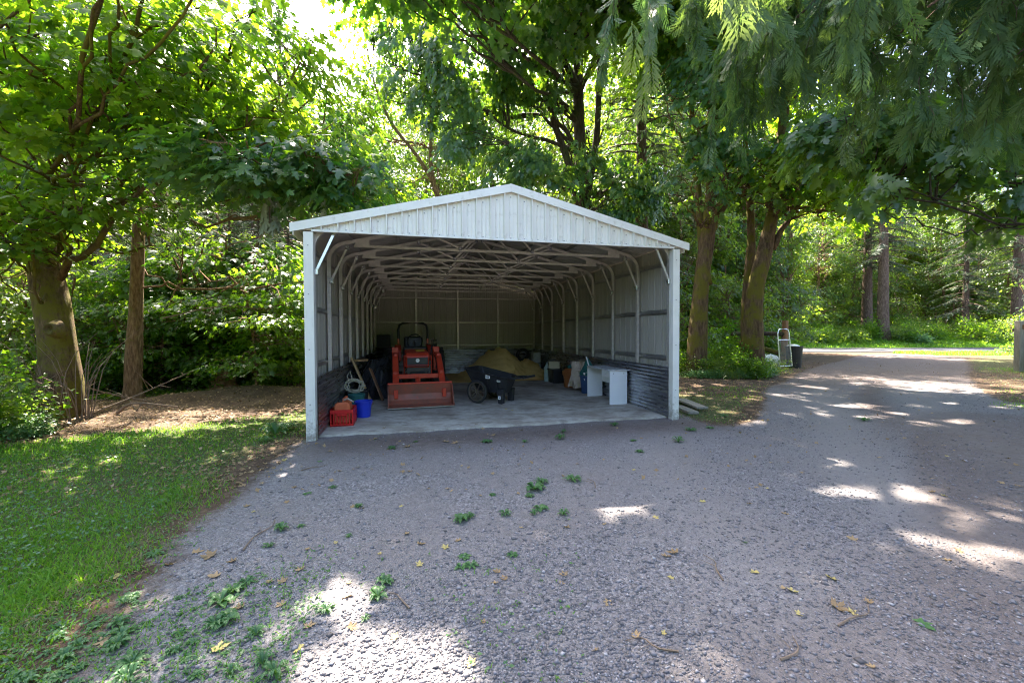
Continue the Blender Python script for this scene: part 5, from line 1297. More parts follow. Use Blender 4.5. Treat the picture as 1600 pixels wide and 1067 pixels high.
BR = [((1060, 5.8, 5.9), 9, 22, 1.5, 'cedar'), ((1240, 5.0, 5.3), 8, 22, .9, 'cedar'), ((1390, 5.8, 5.6), 8, 26, 1.2, 'cedar'), ((1550, 5.8, 5.2), 7, 24, 1.2, 'cedar'), ((1440, 4.2, 4.8), 6, 18, .7, 'cedar'), ((1600, 4.0, 4.3), 5.5, 20, .8, 'cedar'),
      ((955, 6.0, 6.6), 9, 22, 1.5, ['cedar', 'cedar_lit']), ((1030, 5.2, 5.9), 8, 22, 1.0, 'cedar'), ((1140, 4.2, 5.0), 7.5, 8, .6, 'cedar'), ((1210, 5.6, 5.9), 8, 26, 1.2, 'cedar'),
      ((1280, 4.6, 5.2), 7, 22, .8, 'cedar'), ((1345, 4.0, 4.75), 6.5, 18, .7, 'cedar'), ((1420, 5.2, 5.5), 7.5, 26, 1.1, 'cedar'), ((1500, 4.4, 4.7), 6, 22, .9, 'cedar'), ((1580, 5.0, 4.9), 6, 24, 1.1, 'cedar'),
      ((1120, 6.8, 6.7), 9.5, 24, 1.9, 'cedar'), ((1180, 6.2, 5.9), 8.6, 20, 1.6, 'cedar'), ((1330, 6.6, 6.3), 9, 26, 1.3, 'cedar'), ((1480, 6.8, 6.0), 8, 26, 1.2, 'cedar'), ((1600, 7.0, 5.6), 7, 26, 1.2, 'cedar'), ((1260, 3.2, 4.9), 8, 14, .3, 'cedar'), ((1500, 3.0, 4.8), 8, 14, .4, 'cedar')]
for (px, d, z), z0, nh, hg, kd in BR: cedar_branch(at(px, d, z), z0, nh, hg, kd)
for tgt in ((5.5, -1.0, 9.5), (8, 0.5, 9.5), (11, 0, 9), (6.5, -4, 9.5), (12, -2.5, 9), (9, 2.0, 11)): cedar_branch(tgt, 9.5, 14, .6, 'cedar')
# sprays whose paler colour stands in for sunlight through a gap, and one lower dusty-blue bough
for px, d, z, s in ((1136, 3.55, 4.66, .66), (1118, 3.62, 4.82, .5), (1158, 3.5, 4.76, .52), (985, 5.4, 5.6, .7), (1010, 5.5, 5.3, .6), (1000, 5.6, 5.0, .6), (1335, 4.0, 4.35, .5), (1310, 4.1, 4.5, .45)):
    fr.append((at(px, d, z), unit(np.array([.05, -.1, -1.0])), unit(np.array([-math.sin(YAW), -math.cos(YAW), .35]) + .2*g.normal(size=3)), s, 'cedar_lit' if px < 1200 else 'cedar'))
fpos = np.array([f[0] for f in fr]); fsz = np.array([f[3] for f in fr]); px, py, d = view(fpos)
gap = sunlit_gap(fpos + np.array([f[1] for f in fr])*fsz[:, None]*.5, fsz)
vis = (px > -20) & (px < 1640) & (py > -140) & (py < 500) & (d > .8)
order = [i for i in np.argsort(-np.where(vis, fsz/np.maximum(d, .5), 0)) if not gap[i]]
top = [i for i in order if vis[i]][:300]; rest = [i for i in range(len(fr)) if i not in set(top) and not gap[i] and np.linalg.norm(fpos[i] - CAM) > 1.6]
for i in top:
    p, tp_, nn, s, kd = fr[i]; x, y, z = frames(tp_[None], nn[None])[0]*s; c = p - cb
    o = bpy.data.objects.new('frond', FR[kd][i % len(FR[kd])]); COL.objects.link(o); o.parent = cedar
    o.matrix_basis = Matrix(((x[0], y[0], z[0], c[0]), (x[1], y[1], z[1], c[1]), (x[2], y[2], z[2], c[2]), (0, 0, 0, 1)))
tr_.build('trunk', MT['bark_fir'], cedar, smooth=True)
V, T, A = scatter((fv, ft), fpos[rest] - cb, np.array([fr[i][1] for i in rest]), np.array([fr[i][2] for i in rest]), fsz[rest]*1.1, np.clip(g.normal(.4, .2, len(rest)), 0, 1))
o = link('crown', tri_mesh('crown', V, T, MT['cedar'], tint=A), cedar); o['kind'] = 'stuff'
print('cedar fronds', len(fr), 'tris', len(T))
# ------------------------------------------------------------------ brush, weeds, grass, stones, fallen leaves
def bush_mesh(seed, r, h, n, leaf, size, mat, stems=9, lobes=14):
    g = np.random.default_rng(seed); C = []; tn = []
    cen = np.stack([g.uniform(-r, r, lobes)*.75, g.uniform(-r, r, lobes)*.75, g.uniform(.15, .85, lobes)*h], 1)
    w = g.integers(0, lobes, n); C = cen[w] + g.normal(0, .32, (n, 3))*np.array([r, r, h*.45]); C[:, 2] = np.abs(C[:, 2]) + .03
    o = C*np.array([1, 1, .6]); nr = unit(unit(o)*.7 + np.array([0, 0, .9]) + .4*g.normal(size=C.shape)); tip = unit(unit(o) + np.array([0, 0, -.3]) + .5*g.normal(size=C.shape))
    V, T, A = scatter(leaf, C, tip, nr, size*g.uniform(.6, 1.3, n), np.clip(g.normal(.45, .15, n) + g.normal(0, .15, lobes)[w], 0, 1))
    b = MB()
    for q in range(stems):
        e = cen[q % lobes]*np.array([1.1, 1.1, 1.15]); b.tube([(e[0]*.15, e[1]*.15, 0), (e[0]*.5, e[1]*.5, e[2]*.6), tuple(e)], [.014, .010, .004], 4)
    return b.mesh('stem', MT['twig']), tri_mesh('foliage', V, T, MT[mat], tint=A)
BUSH = [bush_mesh(101, .9, 1.1, 1900, LEAF_C, .10, 'far_leaf'), bush_mesh(102, 1.0, .9, 2200, LEAF_D, .09, 'far_leaf'), bush_mesh(103, .8, 1.5, 1700, LEAF_C, .13, 'maple', 12), bush_mesh(104, .7, .55, 1500, LEAF_D, .10, 'weed', 7)]
def bush(kind, px, d, s=1.0, rot=0.0, label='leafy green shrub', group=None, dz=0):
    p = at(px, d); z = float(ground_z(np.array(p[0]), np.array(p[1]))); t = thing('shrub', label, 'shrub', (p[0], p[1], z - .04 + dz), rot, group); t.scale = (s,)*3 if np.isscalar(s) else s
    link('stem', BUSH[kind][0], t); c = link('foliage', BUSH[kind][1], t); c['kind'] = 'stuff'; return t
g = np.random.default_rng(120)
for px, d, k_, s in ((1072, 14.6, 2, .6), (1106, 14.0, 0, .6), (1128, 14.6, 1, .7), (1150, 14.0, 2, .65), (1172, 13.9, 0, .55), (1192, 14.2, 3, .7), (1118, 13.6, 3, .55), (1158, 13.6, 3, .55), (1086, 13.6, 3, .5), (1138, 15.4, 2, .9), (1205, 15.0, 1, .6), (1060, 15.2, 0, .7), (1142, 13.5, 1, .45), (1184, 13.5, 2, .45)):
    bush(k_, px, d, s, px*.7, 'leafy brush growing round the feet of the two mossy maples', 'brush round the mossy maples')
for q in range(46):
    px = 1210 + g.uniform(0, 460); d = g.uniform(39.5, 47); bush(int(g.integers(0, 4)), px, d, g.uniform(.9, 1.7), q*1.1, 'low shrub on the sunlit verge across the road', 'shrubs on the verge across the road')
for q in range(36):
    px = -190 + 660*g.uniform(); d = np.interp(px, [-190, 0, 200, 470], [7.4, 8.4, 9.8, 12.6]) + g.uniform(0, 4.5)
    bush(int(g.integers(0, 4)), px, d, g.uniform(.5, 1.05), q*1.7, 'low shrub under the trees left of the shed', 'shrubs under the trees left of the shed')
for px, d, k_, s in ((5, 6.4, 3, .6), (40, 6.2, 3, .45), (-60, 6.0, 0, .8), (-90, 5.4, 2, .9), (-40, 7.3, 2, .8)):
    bush(k_, px, d, s, px*.3, 'leafy bramble at the left edge in front of the mossy trunk', 'brambles by the mossy trunk')
for q in range(16):
    px = 1040 + 170*g.uniform(); d = g.uniform(17, 26); bush(int(g.integers(0, 4)), px, d, g.uniform(.8, 1.4), q*1.7, 'shrub behind the two mossy maples', 'shrubs behind the mossy maples')
for px, d, k_, s in ((1690, 14, 0, 1.0), (1670, 17, 2, 1.0), (1650, 21, 1, .8), (1700, 24, 2, 1.3), (1575, 28, 3, .6), (1640, 12.2, 3, .6)):
    bush(k_, px, d, s, px*.3, 'shrub beside the weathered gate post at right', 'shrubs beside the gate post')

# stump, bare stems and fallen branches at the edge of the wood
p = at(345, 11.4); stp = thing('stump', 'broken brown tree stump in the brush left of the shed', 'stump', (p[0], p[1], -.05))
b = MB(); V = []
g = np.random.default_rng(7)
for i, (r_, z) in enumerate(((.44, 0), (.34, .12), (.30, .35), (.28, .55), (.18, .60), (.02, .5))):
    for q in range(16): a = q*math.pi/8; j = 1 + .14*math.sin(3*a) + .08*g.normal(); V.append((r_*j*math.cos(a), r_*j*math.sin(a), z + (.16*g.random() if i in (3, 4) else 0)))
b.add(V, [(i*16+q, i*16+(q+1) % 16, (i+1)*16+(q+1) % 16, (i+1)*16+q) for i in range(5) for q in range(16)]); b.build('wood', MT['brown_wood'], stp)
for q, (a, c_, r_) in enumerate((((150, 7.6, .1), (300, 8.6, .75), .018), ((235, 8.9, .05), (120, 7.9, .55), .022), ((180, 7.9, .0), (275, 8.0, .10), .03), ((255, 9.8, 1.9), (420, 9.9, 2.1), .016))):
    A_, B_ = at(*a), at(*c_); o = thing('branch', ('dead branch slanting up between the two left trunks', 'dead branch propped against the thin trunk', 'fallen branch on the soil beside the mossy trunk', 'bare grey branch reaching right from the thin trunk')[q], 'branch', A_)
    m_ = (A_+B_)/2 + g.normal(0, .12, 3); b = MB(); b.tube(curve([A_, m_, B_], 10) - A_, np.linspace(r_, r_*.4, 10), 6)
    for k_ in range(5):
        f = g.uniform(.3, .9); s0 = A_ + (B_-A_)*f; b.tube(np.array([s0, s0 + g.normal(0, .22, 3) + np.array([0, 0, .1])]) - A_, [r_*.45, .002], 4)
    b.build('wood', MT['twig'], o)
for q in range(8):
    px = g.uniform(-60, 130); d = g.uniform(7.2, 9.6); p = at(px, d); o = thing('bare_stems', 'clump of bare brown stems in the dark brush round the mossy trunk', 'stems', (p[0], p[1], -.05), 0, 'bare stems round the mossy trunk')
    b = MB()
    for k_ in range(8):
        a = g.uniform(0, 6.28); h_ = g.uniform(.7, 1.7); s_ = g.uniform(.2, .9); e = np.array([s_*math.cos(a), s_*math.sin(a), h_])
        b.tube(curve([(0.1*math.cos(a), .1*math.sin(a), 0), e*np.array([.4, .4, .65]), e], 6), np.linspace(.011, .003, 6), 4)
    b.build('stem', MT['twig'], o)
# withered leaves hanging from the low bough
p = at(425, 6.3, 3.75); hg = thing('leaf_bunch', 'bunch of withered pale leaves hanging from the low maple bough by the eave', 'leaves', p)
b = MB(); b.tube([(0, 0, .25), (.02, 0, 0), (-.01, .02, -.35), (.0, 0, -.62)], [.008, .008, .006, .004], 5); b.build('twig', MT['twig'], hg)
g = np.random.default_rng(31); V0 = LEAF_A[0].copy(); V0[:, 0] *= .55; V0[:, 2] -= .9*np.abs(V0[:, 0]); hm = tri_mesh('leaf', V0, LEAF_A[1], MT['hung_leaf'], tint=np.linspace(.2, .8, len(V0)))
for q in range(30):
    z = -.62*g.uniform(0, 1)**.7; a = g.uniform(0, 6.28); c = np.array([.07*math.cos(a)*(1 - z), .07*math.sin(a)*(1 - z), z + .02]); tp_ = unit(np.array([.35*math.cos(a), .35*math.sin(a), -1]) + .2*g.normal(size=3))
    x, y, zz = frames(tp_[None], np.array([[math.cos(a), math.sin(a), .2]]))[0]*g.uniform(.17, .26)
    o = link('leaf', hm, hg); o.matrix_basis = Matrix(((x[0], y[0], zz[0], c[0]), (x[1], y[1], zz[1], c[1]), (x[2], y[2], zz[2], c[2]), (0, 0, 0, 1)))

# broad-leaved weeds
def weed_mesh(seed, n, w, lift):
    g = np.random.default_rng(seed); outs = []
    for q in range(n):
        a = q*2.4 + g.uniform(-.4, .4); L_ = g.uniform(.6, 1.1); ys = np.array([0, .25, .5, .75, 1.0])*L_; ws = np.array([.04, .10, .20, .16, .0])*w*L_*2
        hh = lift*np.sin(np.linspace(0, 2.6, 5))*g.uniform(.5, 1.4) + .05; V = []
        for y, ww, h_ in zip(ys, ws, hh): V += [(-ww, y, h_ + ww*.25), (0, y, h_ - .01), (ww, y, h_ + ww*.25)]
        V = np.array(V); c, s = math.cos(a), math.sin(a); V = V @ np.array([[c, s, 0], [-s, c, 0], [0, 0, 1]]); T = []
        for i in range(4):
            for j in range(2): k_ = i*3+j; T += [(k_, k_+1, k_+4), (k_, k_+4, k_+3)]
        outs.append((V, np.array(T), np.full(15, g.uniform(.2, .8))))
    V, T, A = merge(outs); return tri_mesh('weed', V, T, MT['weed'], tint=A, smooth=True)
WEED = [weed_mesh(1, 11, .62, .30), weed_mesh(2, 14, .5, .42), weed_mesh(3, 8, .8, .25), weed_mesh(4, 16, .34, .5)]
WP = [(60,1050,.16,0),(95,1040,.15,1),(130,1010,.17,0),(160,990,.16,2),(185,965,.16,0),(210,950,.15,1),(150,960,.14,1),(90,990,.13,3),(120,1055,.14,2),(190,1055,.16,2),(40,1030,.14,0),(225,935,.13,0),(345,935,.15,0),(365,920,.14,1),(335,970,.14,3),
      (355,965,.12,2),(385,905,.10,3),(400,985,.12,3),(290,935,.10,3),(240,865,.12,3),(205,850,.13,0),(250,785,.18,2),(280,780,.08,3),(420,850,.09,3),(440,825,.1,1),(470,820,.08,3),(300,1000,.1,3),(280,1030,.1,2),(410,1030,.14,3),(430,1045,.12,3),(360,1045,.1,3),
      (590,925,.13,0),(600,905,.10,1),(570,960,.10,3),(510,945,.1,3),(835,762,.17,0),(845,752,.16,1),(828,772,.13,1),(895,748,.17,3),(835,800,.14,3),(845,792,.1,0),(720,810,.12,1),(735,805,.12,3),(700,800,.08,2),(790,800,.1,3),(770,770,.08,1),(725,865,.11,1),(735,878,.09,3),(800,862,.08,1),
      (545,835,.08,3),(875,685,.16,3),(1000,705,.16,1),(990,688,.14,0),(880,675,.12,3),(430,680,.34,3),(415,690,.28,3),(445,672,.26,3),(612,700,.14,3),(720,880,.09,0),(880,800,.1,3),(1080,672,.2,3),(1110,668,.2,1),(1060,690,.18,3),(1130,650,.2,3),(1350,655,.2,3),(650,690,.14,3),(760,690,.14,1),(960,665,.14,3),(820,690,.12,3),(500,720,.1,1),(520,760,.1,3),(560,790,.09,1),(480,770,.1,2)]
g = np.random.default_rng(55)
WP = [(a, b, s, k_) for a, b, s, k_ in WP if not (b > 925 and a < 320)] + [(a + g.normal(0, 16), min(1064, b + g.normal(0, 12)), s*g.uniform(.42, .72), int(g.choice([0, 1, 1, 3, 3]))) for a, b, s, k_ in WP if b > 925 and a < 320 for r_ in range(3)]
for q, (px, py, s, k_) in enumerate(WP):
    p = gnd(px, py, -.03); z = float(ground_z(np.array(p[0]), np.array(p[1])))
    o = thing('weed', 'low broad-leaved weed rosette growing flat on the gravel and grass', 'weed', (p[0], p[1], z - .006), g.uniform(0, 6.28), 'weeds in the gravel and grass', WEED[k_]); sc_ = s*g.uniform(.36, .82)*(1 if px > 400 or py > 720 or s > .2 else .9); o.scale = (sc_*g.uniform(.7, 1.2), sc_, sc_*g.uniform(.5, 1.3))

# fallen leaves
def dead_mesh(seed, curl, mat):
    g = np.random.default_rng(seed); V = LEAF_A[0].copy() if seed % 3 else np.concatenate([LEAF_B[0]])
    T = LEAF_A[1] if seed % 3 else LEAF_B[1]; V[:, 1] -= .5; V[:, 2] = curl*(V[:, 0]**2*1.4 + .7*V[:, 1]**2) + .05*np.sin(V[:, 0]*7 + seed)*np.cos(V[:, 1]*6)
    V[:, 2] -= V[:, 2].min() - .02
    return tri_mesh('fallen_leaf', V, T, MT[mat], tint=np.full(len(V), g.uniform(.2, .9)), smooth=True)
DL = {'tan': [dead_mesh(q, .5 + .2*q, 'dead_leaf') for q in range(3)], 'yellow': [dead_mesh(q+4, .35, 'yellow_leaf') for q in range(2)], 'green': [dead_mesh(9, .3, 'weed')]}
FL = [(180,900,'yellow',.10),(262,880,'tan',.09),(326,868,'tan',.14),(333,897,'tan',.11),(346,1005,'yellow',.11),(385,790,'tan',.08),(310,860,'tan',.1),(140,915,'tan',.10),(440,905,'tan',.09),(470,885,'tan',.09),(437,940,'tan',.08),(370,945,'tan',.09),(545,925,'tan',.1),(160,1000,'tan',.1),
      (695,850,'yellow',.09),(635,830,'tan',.09),(715,840,'tan',.07),(775,887,'tan',.07),(772,905,'tan',.07),(815,820,'tan',.05),(887,820,'tan',.08),(945,815,'tan',.06),(990,733,'yellow',.07),(1050,860,'tan',.11),(1042,866,'tan',.10),(1170,785,'tan',.07),(1240,922,'yellow',.09),(1330,840,'tan',.10),(1298,902,'yellow',.10),(1315,950,'tan',.13),(1447,978,'green',.13),(1225,800,'tan',.08),(1163,845,'green',.06),
      (710,692,'tan',.16),(698,690,'tan',.14),(635,698,'tan',.12),(585,686,'tan',.12),(755,670,'tan',.09),(770,680,'tan',.1),(720,668,'tan',.08),(630,725,'tan',.09),(640,735,'tan',.09),(530,735,'tan',.08),(770,738,'tan',.07),(880,742,'tan',.07),(705,765,'tan',.07),(550,790,'tan',.07),(565,792,'tan',.07),(790,642,'yellow',.08),(600,672,'tan',.09),(515,705,'tan',.09),(445,718,'yellow',.1),(95,820,'yellow',.06),(85,800,'tan',.1),(280,690,'tan',.1),(230,670,'tan',.12),(330,655,'tan',.12),(385,640,'tan',.12),(150,672,'tan',.12),(460,760,'tan',.08),(480,855,'tan',.07)]
g = np.random.default_rng(66)
for q in range(80):
    FL.append((g.uniform(0, 1600), 640 + 420*g.uniform()**1.6, g.choice(['tan', 'tan', 'tan', 'yellow']), g.uniform(.045, .085)))
lab = {'tan': 'curled tan maple leaf fallen on the ground', 'yellow': 'flat yellow leaf fallen on the ground', 'green': 'fresh green leaf fallen on the gravel drive'}
for q, (px, py, c_, s) in enumerate(FL):
    p = gnd(px, py, -.03)
    if -.2 < p[0] < 6.4 and p[1] > .1 and not (0.2 < p[0] < 5.9 and p[1] < 4): continue
    z = .003 if (0 < p[0] < 6.1 and p[1] > .17) else float(ground_z(np.array(p[0]), np.array(p[1])))
    o = thing('fallen_leaf', lab[c_], 'leaf', (p[0], p[1], z + .001), g.uniform(0, 6.28), {'tan': 'tan fallen leaves', 'yellow': 'yellow fallen leaves', 'green': 'green fallen leaves'}[c_], DL[c_][q % len(DL[c_])])
    o.rotation_euler = (g.normal(0, .15), g.normal(0, .15), g.uniform(0, 6.28)); s *= .72; o.scale = (s, s, s)
TW = [(1310,978,.35,.2),(1060,1015,.25,2.5),(380,858,.5,1.4),(1130,905,.3,1.2),(930,760,.25,1.4),(1220,1030,.22,.4),(640,945,.25,2.2),(470,735,.3,.5)]
for q, (px, py, l_, a) in enumerate(TW):
    p = gnd(px, py, -.03); o = thing('twig', 'thin brown twig lying on the gravel', 'twig', (p[0], p[1], float(ground_z(np.array(p[0]), np.array(p[1]))) + .008), a, 'twigs on the gravel')
    b = MB(); b.tube(curve([(0, 0, 0), (l_*.4, .03*math.sin(q), .006), (l_*.7, -.02, .004), (l_, .03, 0)], 8), np.linspace(.006, .002, 8), 5); b.tube([(l_*.5, 0, .005), (l_*.72, .08, .01)], [.003, .001], 4); b.build('wood', MT['twig'], o)

# grass, clover, litter and loose stones: nobody could count them
def ground_samples(n, d0, d1, power, g, pad=160):
    u = g.uniform(0, 1, n); e = 1 - power
    d = (d0**e + u*(d1**e - d0**e))**(1/e) if abs(e) > 1e-6 else d0*(d1/d0)**u
    px = g.uniform(-pad, 1600 + pad, n); x = (px - 800)/FPX*d
    P = np.stack([CAM[0] + x*math.cos(YAW) + d*math.sin(YAW), CAM[1] - x*math.sin(YAW) + d*math.cos(YAW)], 1); return P[:, 0], P[:, 1], d
g = np.random.default_rng(200)
def blades(name, x, y, h, lean, mat, g, wid=.004):
    n = len(x); z = ground_z(x, y) - .004; a = g.uniform(0, 6.28, n); dirx, diry = np.cos(a), np.sin(a); w = wid*g.uniform(.7, 1.4, n) * np.maximum(1, h/.12)
    l = lean*h*g.uniform(.3, 1.6, n); b = g.uniform(0, 6.28, n); lx, ly = np.cos(b)*l, np.sin(b)*l
    P0 = np.stack([x - dirx*w, y - diry*w, z], 1); P1 = np.stack([x + dirx*w, y + diry*w, z], 1)
    P2 = np.stack([x + lx*.35 - dirx*w*.8, y + ly*.35 - diry*w*.8, z + h*.6], 1); P3_ = np.stack([x + lx*.35 + dirx*w*.8, y + ly*.35 + diry*w*.8, z + h*.6], 1); P4 = np.stack([x + lx, y + ly, z + h*(1 - .25*lean)], 1)
    V = np.stack([P0, P1, P2, P3_, P4], 1).reshape(-1, 3); k_ = np.arange(n)[:, None]*5; T = np.concatenate([k_ + np.array([0, 1, 3]), k_ + np.array([0, 3, 2]), k_ + np.array([2, 3, 4])])
    o = link(name, tri_mesh(name, V, T, MT[mat], tint=np.repeat(np.clip(g.normal(.45, .2, n), 0, 1), 5))); o['kind'] = 'stuff'; return o
x, y, d = ground_samples(330000, 1.6, 17, .9, g); X = (x - CAM[0])*math.cos(YAW) - (y - CAM[1])*math.sin(YAW)
zg, zs, zw = zones(x, y); w = wob(x*1.6, y*1.6, 4, 22); inshed = (x > -.05) & (x < 6.15) & (y > .05) & (y < 9.2)
keep = (g.uniform(0, 1, len(x)) < np.clip(zs*1.1 + .12*w*(zs > .05), 0, 1)**1.4) & ~inshed
h = g.uniform(.03, .085, len(x))*(1 + .35*np.clip(w, -1, 1))*np.clip(.45 + zs, 0, 1)
blades('grass', x[keep][:95000], y[keep][:95000], h[keep][:95000], .8, 'grass', g)
dry = (g.uniform(0, 1, len(x)) < .25*smooth(zs, .1, .5)*smooth(.9 - zs, 0, .4)) & ~inshed
blades('dry_grass', x[dry][:16000], y[dry][:16000], h[dry][:16000]*.8, 1.6, 'dry_grass', g, .003)
# sparse grass and clover in the gravel
x, y, d = ground_samples(120000, 1.6, 15, 1.1, g); zg, zs, zw = zones(x, y); inshed = (x > -.05) & (x < 6.15) & (y > .05) & (y < 9.2)
patch = smooth(wob(x*1.5+3, y*1.5, 3, 20), .6, 2.4)*(x < 4.2 + .4*y)*(1 - .6*smooth(x, 1.5, 4))
near = (g.uniform(0, 1, len(x)) < patch*.3*(x < 1.0) + .05*patch*(x < 3) + (x < 7)*.45*smooth(.3 - np.abs(zs - .35), 0, .25) + .5*(x > 6.1)*(y > -.6)*smooth(zs, .15, .5)) & ~inshed & (zg + zs > .2)
nn = int(near.sum()); nn = min(nn, 22000)
C = np.stack([x, y, ground_z(x, y) + .006 + g.uniform(0, .015, len(x))], 1)[near][:nn]
V, T, A = scatter(LEAF_D, C, unit(np.stack([g.normal(size=nn), g.normal(size=nn), .2*g.normal(size=nn)], 1)), unit(np.stack([.4*g.normal(size=nn), .4*g.normal(size=nn), np.ones(nn)], 1)), g.uniform(.012, .032, nn), np.clip(g.normal(.5, .2, nn), 0, 1))
o = link('ground_cover', tri_mesh('ground_cover', V, T, MT['weed'], tint=A)); o['kind'] = 'stuff'
blades('grass_tufts', *(lambda m: (x[m], y[m], g.uniform(.02, .055, int(m.sum()))))(near & (g.uniform(0, 1, len(x)) < .55)), 1.0, 'grass', g, .0025)
# clover in patches of the lawn
x, y, d = ground_samples(90000, 1.7, 14, 1.0, g); zg, zs, zw = zones(x, y); keep = (g.uniform(0, 1, len(x)) < smooth(zs, .25, .7)*smooth(wob(x*1.3 - 4, y*1.3, 2, 18), .9, 2.6)*.5) & ~((x > -.05) & (x < 6.15) & (y > .05) & (y < 9.2)) & (x < 3); nn = int(keep.sum())
C = np.stack([x, y, ground_z(x, y) + g.uniform(.03, .065, len(x))], 1)[keep]
V, T, A = scatter(LEAF_D, C, unit(np.stack([g.normal(size=nn), g.normal(size=nn), .2*g.normal(size=nn)], 1)), unit(np.stack([.5*g.normal(size=nn), .5*g.normal(size=nn), np.ones(nn)], 1)), g.uniform(.016, .042, nn), np.clip(g.normal(.45, .25, nn), 0, 1))
o = link('clover', tri_mesh('clover', V, T, MT['weed'], tint=A)); o['kind'] = 'stuff'
# litter of small brown leaves on the soil
x, y, d = ground_samples(60000, 4.0, 20, 1.0, g); zg, zs, zw = zones(x, y); inshed = (x > -.05) & (x < 6.15) & (y > .05) & (y < 9.2)
keep = (g.uniform(0, 1, len(x)) < np.clip(1 - zg*1.3 - zs*.85, np.interp(d, [4, 9, 13, 20], [.015, .02, .10, .14]), 1)*.75) & ~inshed; nn = int(keep.sum())
C = np.stack([x, y, ground_z(x, y) + .006 + g.uniform(0, .02, len(x))], 1)[keep]
V, T, A = scatter(LEAF_C, C, unit(np.stack([g.normal(size=nn), g.normal(size=nn), .25*g.normal(size=nn)], 1)), unit(np.stack([.6*g.normal(size=nn), .6*g.normal(size=nn), np.ones(nn)], 1)), g.uniform(.025, .075, nn), np.clip(g.normal(.35, .25, nn), 0, 1))
o = link('leaf_litter', tri_mesh('leaf_litter', V, T, MT['dead_leaf'], tint=A)); o['kind'] = 'stuff'
# undergrowth of the verge across the road and low greenery along the wood's edge
n = 26000; px = g.uniform(1180, 1720, n); d = g.uniform(36.8, 44.5, n); xx = (px-800)/FPX*d
x = CAM[0] + xx*math.cos(YAW) + d*math.sin(YAW); y = CAM[1] - xx*math.sin(YAW) + d*math.cos(YAW)
x2, y2, d2 = ground_samples(60000, 25.5, 29.9, 0, g, 60); m2 = drive_off(x2, y2) > 3.2; x2, y2 = x2[m2][:7000], y2[m2][:7000]
blades('roadside_grass', x2, y2, g.uniform(.06, .22, len(x2)), .9, 'grass', g, .008)
blades('verge_grass', x, y, g.uniform(.12, .55, n)*np.interp(d, [36.8, 38, 44], [.35, .8, 1.4]), .9, 'grass', g, .010)
n = 15000; px = g.uniform(1190, 1720, n); d = g.uniform(38.2, 45, n); xx = (px-800)/FPX*d
x = CAM[0] + xx*math.cos(YAW) + d*math.sin(YAW); y = CAM[1] - xx*math.sin(YAW) + d*math.cos(YAW)
C = np.stack([x, y, ground_z(x, y) + g.uniform(.05, 1, n)*(.45 + .5*np.clip(wob(x, y, 2, 14), -.6, 1.5))], 1)
V, T, A = scatter(LEAF_D, C, unit(g.normal(size=(n, 3)) + np.array([0, 0, .2])), unit(g.normal(size=(n, 3))*.5 + np.array([0, 0, 1.0])), g.uniform(.12, .32, n), np.clip(g.normal(.6, .2, n), 0, 1))
o = link('undergrowth', tri_mesh('undergrowth', V, T, MT['far_leaf'], tint=A)); o['kind'] = 'stuff'
n = 14000; px = g.uniform(-260, 480, n); d = np.interp(px, [-260, 0, 200, 480], [6.6, 8.0, 9.6, 11.6]) + g.exponential(1.6, n)
xx = (px-800)/FPX*d; x = CAM[0] + xx*math.cos(YAW) + d*math.sin(YAW); y = CAM[1] - xx*math.sin(YAW) + d*math.cos(YAW); m = x < -.5; x, y = x[m], y[m]; n = len(x)
C = np.stack([x, y, ground_z(x, y) + g.uniform(.02, .38, n)*np.clip(.8 + .5*wob(x*2, y*2, 2, 14), .1, 2)], 1)
V, T, A = scatter(LEAF_C, C, unit(g.normal(size=(n, 3)) + np.array([0, 0, -.1])), unit(g.normal(size=(n, 3))*.45 + np.array([0, 0, 1.0])), g.uniform(.05, .13, n), np.clip(g.normal(.45, .2, n), 0, 1))
o = link('wood_floor_plants', tri_mesh('wood_floor_plants', V, T, MT['far_leaf'], tint=A)); o['kind'] = 'stuff'
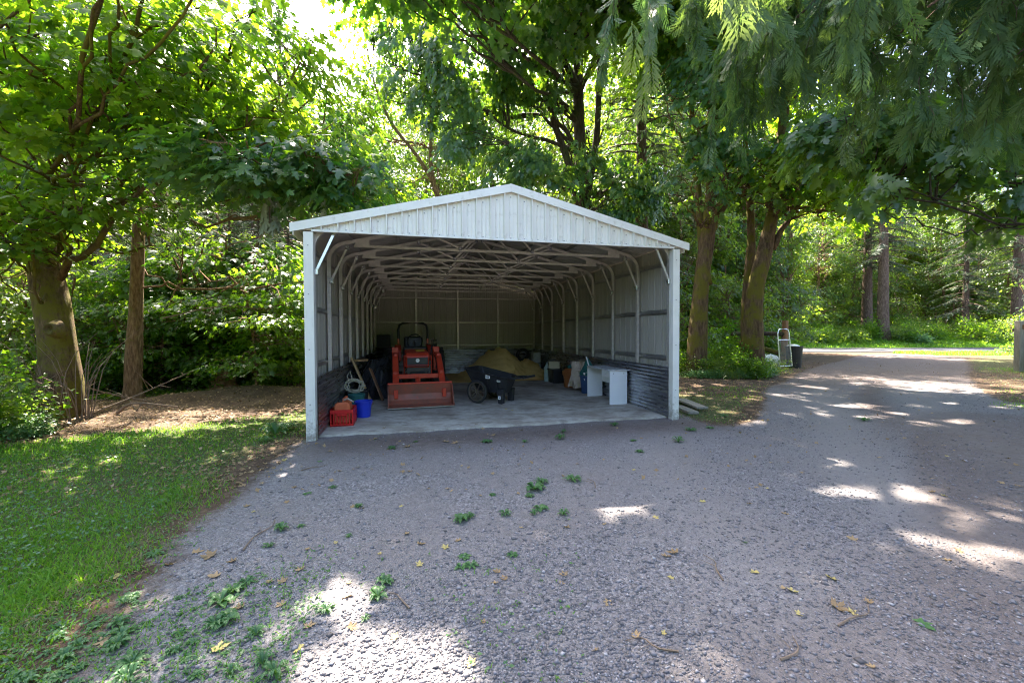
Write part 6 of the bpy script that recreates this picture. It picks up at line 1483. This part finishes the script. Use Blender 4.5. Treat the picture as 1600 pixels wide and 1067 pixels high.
# stones
k = NT('gravel_stone'); t = k.attr('tint'); nz = k.noise(k.co(), 240, 3, .6)
c = k.ramp(t, [(0, (.082,.077,.083)), (.35, (.150,.142,.150)), (.7, (.220,.210,.225)), (.9, (.31,.288,.30)), (1, (.42,.395,.39))]); c = k.mix(k.math('MULTIPLY', nz, .35), c, (.19,.16,.15))
k.l(c, k.b.inputs['Base Color']); k.b.inputs['Roughness'].default_value = .85; k.b.inputs['Specular IOR Level'].default_value = .3; MT['stone'] = k.m
x, y, d = ground_samples(120000, 1.35, 14, 1.45, g, 100); zg, zs, zw = zones(x, y); inshed = (x > -.05) & (x < 6.15) & (y > .12) & (y < 9.2)
den = smooth(wob(x*.9+7, y*.9, 2, 16), -1.8, 1.8)*.75 + .25
keep = (g.uniform(0, 1, len(x)) < smooth(zg, .25, .8)*den*(1 - .75*zw)*(1 - .8*ruts(x, y))) & ~inshed; x, y, d = x[keep][:72000], y[keep][:72000], d[keep][:72000]; n = len(x)
ico = unit(np.array([(1,0,0), (-1,0,0), (0,1,0), (0,-1,0), (0,0,1), (.0,.0,-1)], float)); it = np.array([(0,2,4), (2,1,4), (1,3,4), (3,0,4), (2,0,5), (1,2,5), (3,1,5), (0,3,5)])
s = np.exp(g.normal(math.log(.0054), .46, n)) * np.interp(d, [1.5, 6, 14], [1, 1.25, 2.0]); s = np.clip(s, .003, .019)
V = ico[None]*(1 + .35*g.normal(size=(n, 6, 1))*.6)*np.stack([s*g.uniform(.7, 1.5, n), s*g.uniform(.7, 1.3, n), s*g.uniform(.4, .8, n)], 1)[:, None]
a = g.uniform(0, 6.28, n); ca, sa = np.cos(a)[:, None], np.sin(a)[:, None]; V = np.stack([V[..., 0]*ca - V[..., 1]*sa, V[..., 0]*sa + V[..., 1]*ca, V[..., 2] + .25*V[..., 0]*g.normal(0, .6, (n, 1))], -1)
V += np.stack([x, y, ground_z(x, y) + s*.22], 1)[:, None]; T = it[None] + (np.arange(n)*6)[:, None, None]
o = link('gravel', tri_mesh('gravel', V.reshape(-1, 3), T.reshape(-1, 3), MT['stone'], tint=np.repeat(np.clip(g.beta(2, 3, n)*1.25, 0, 1), 6))); o['kind'] = 'stuff'
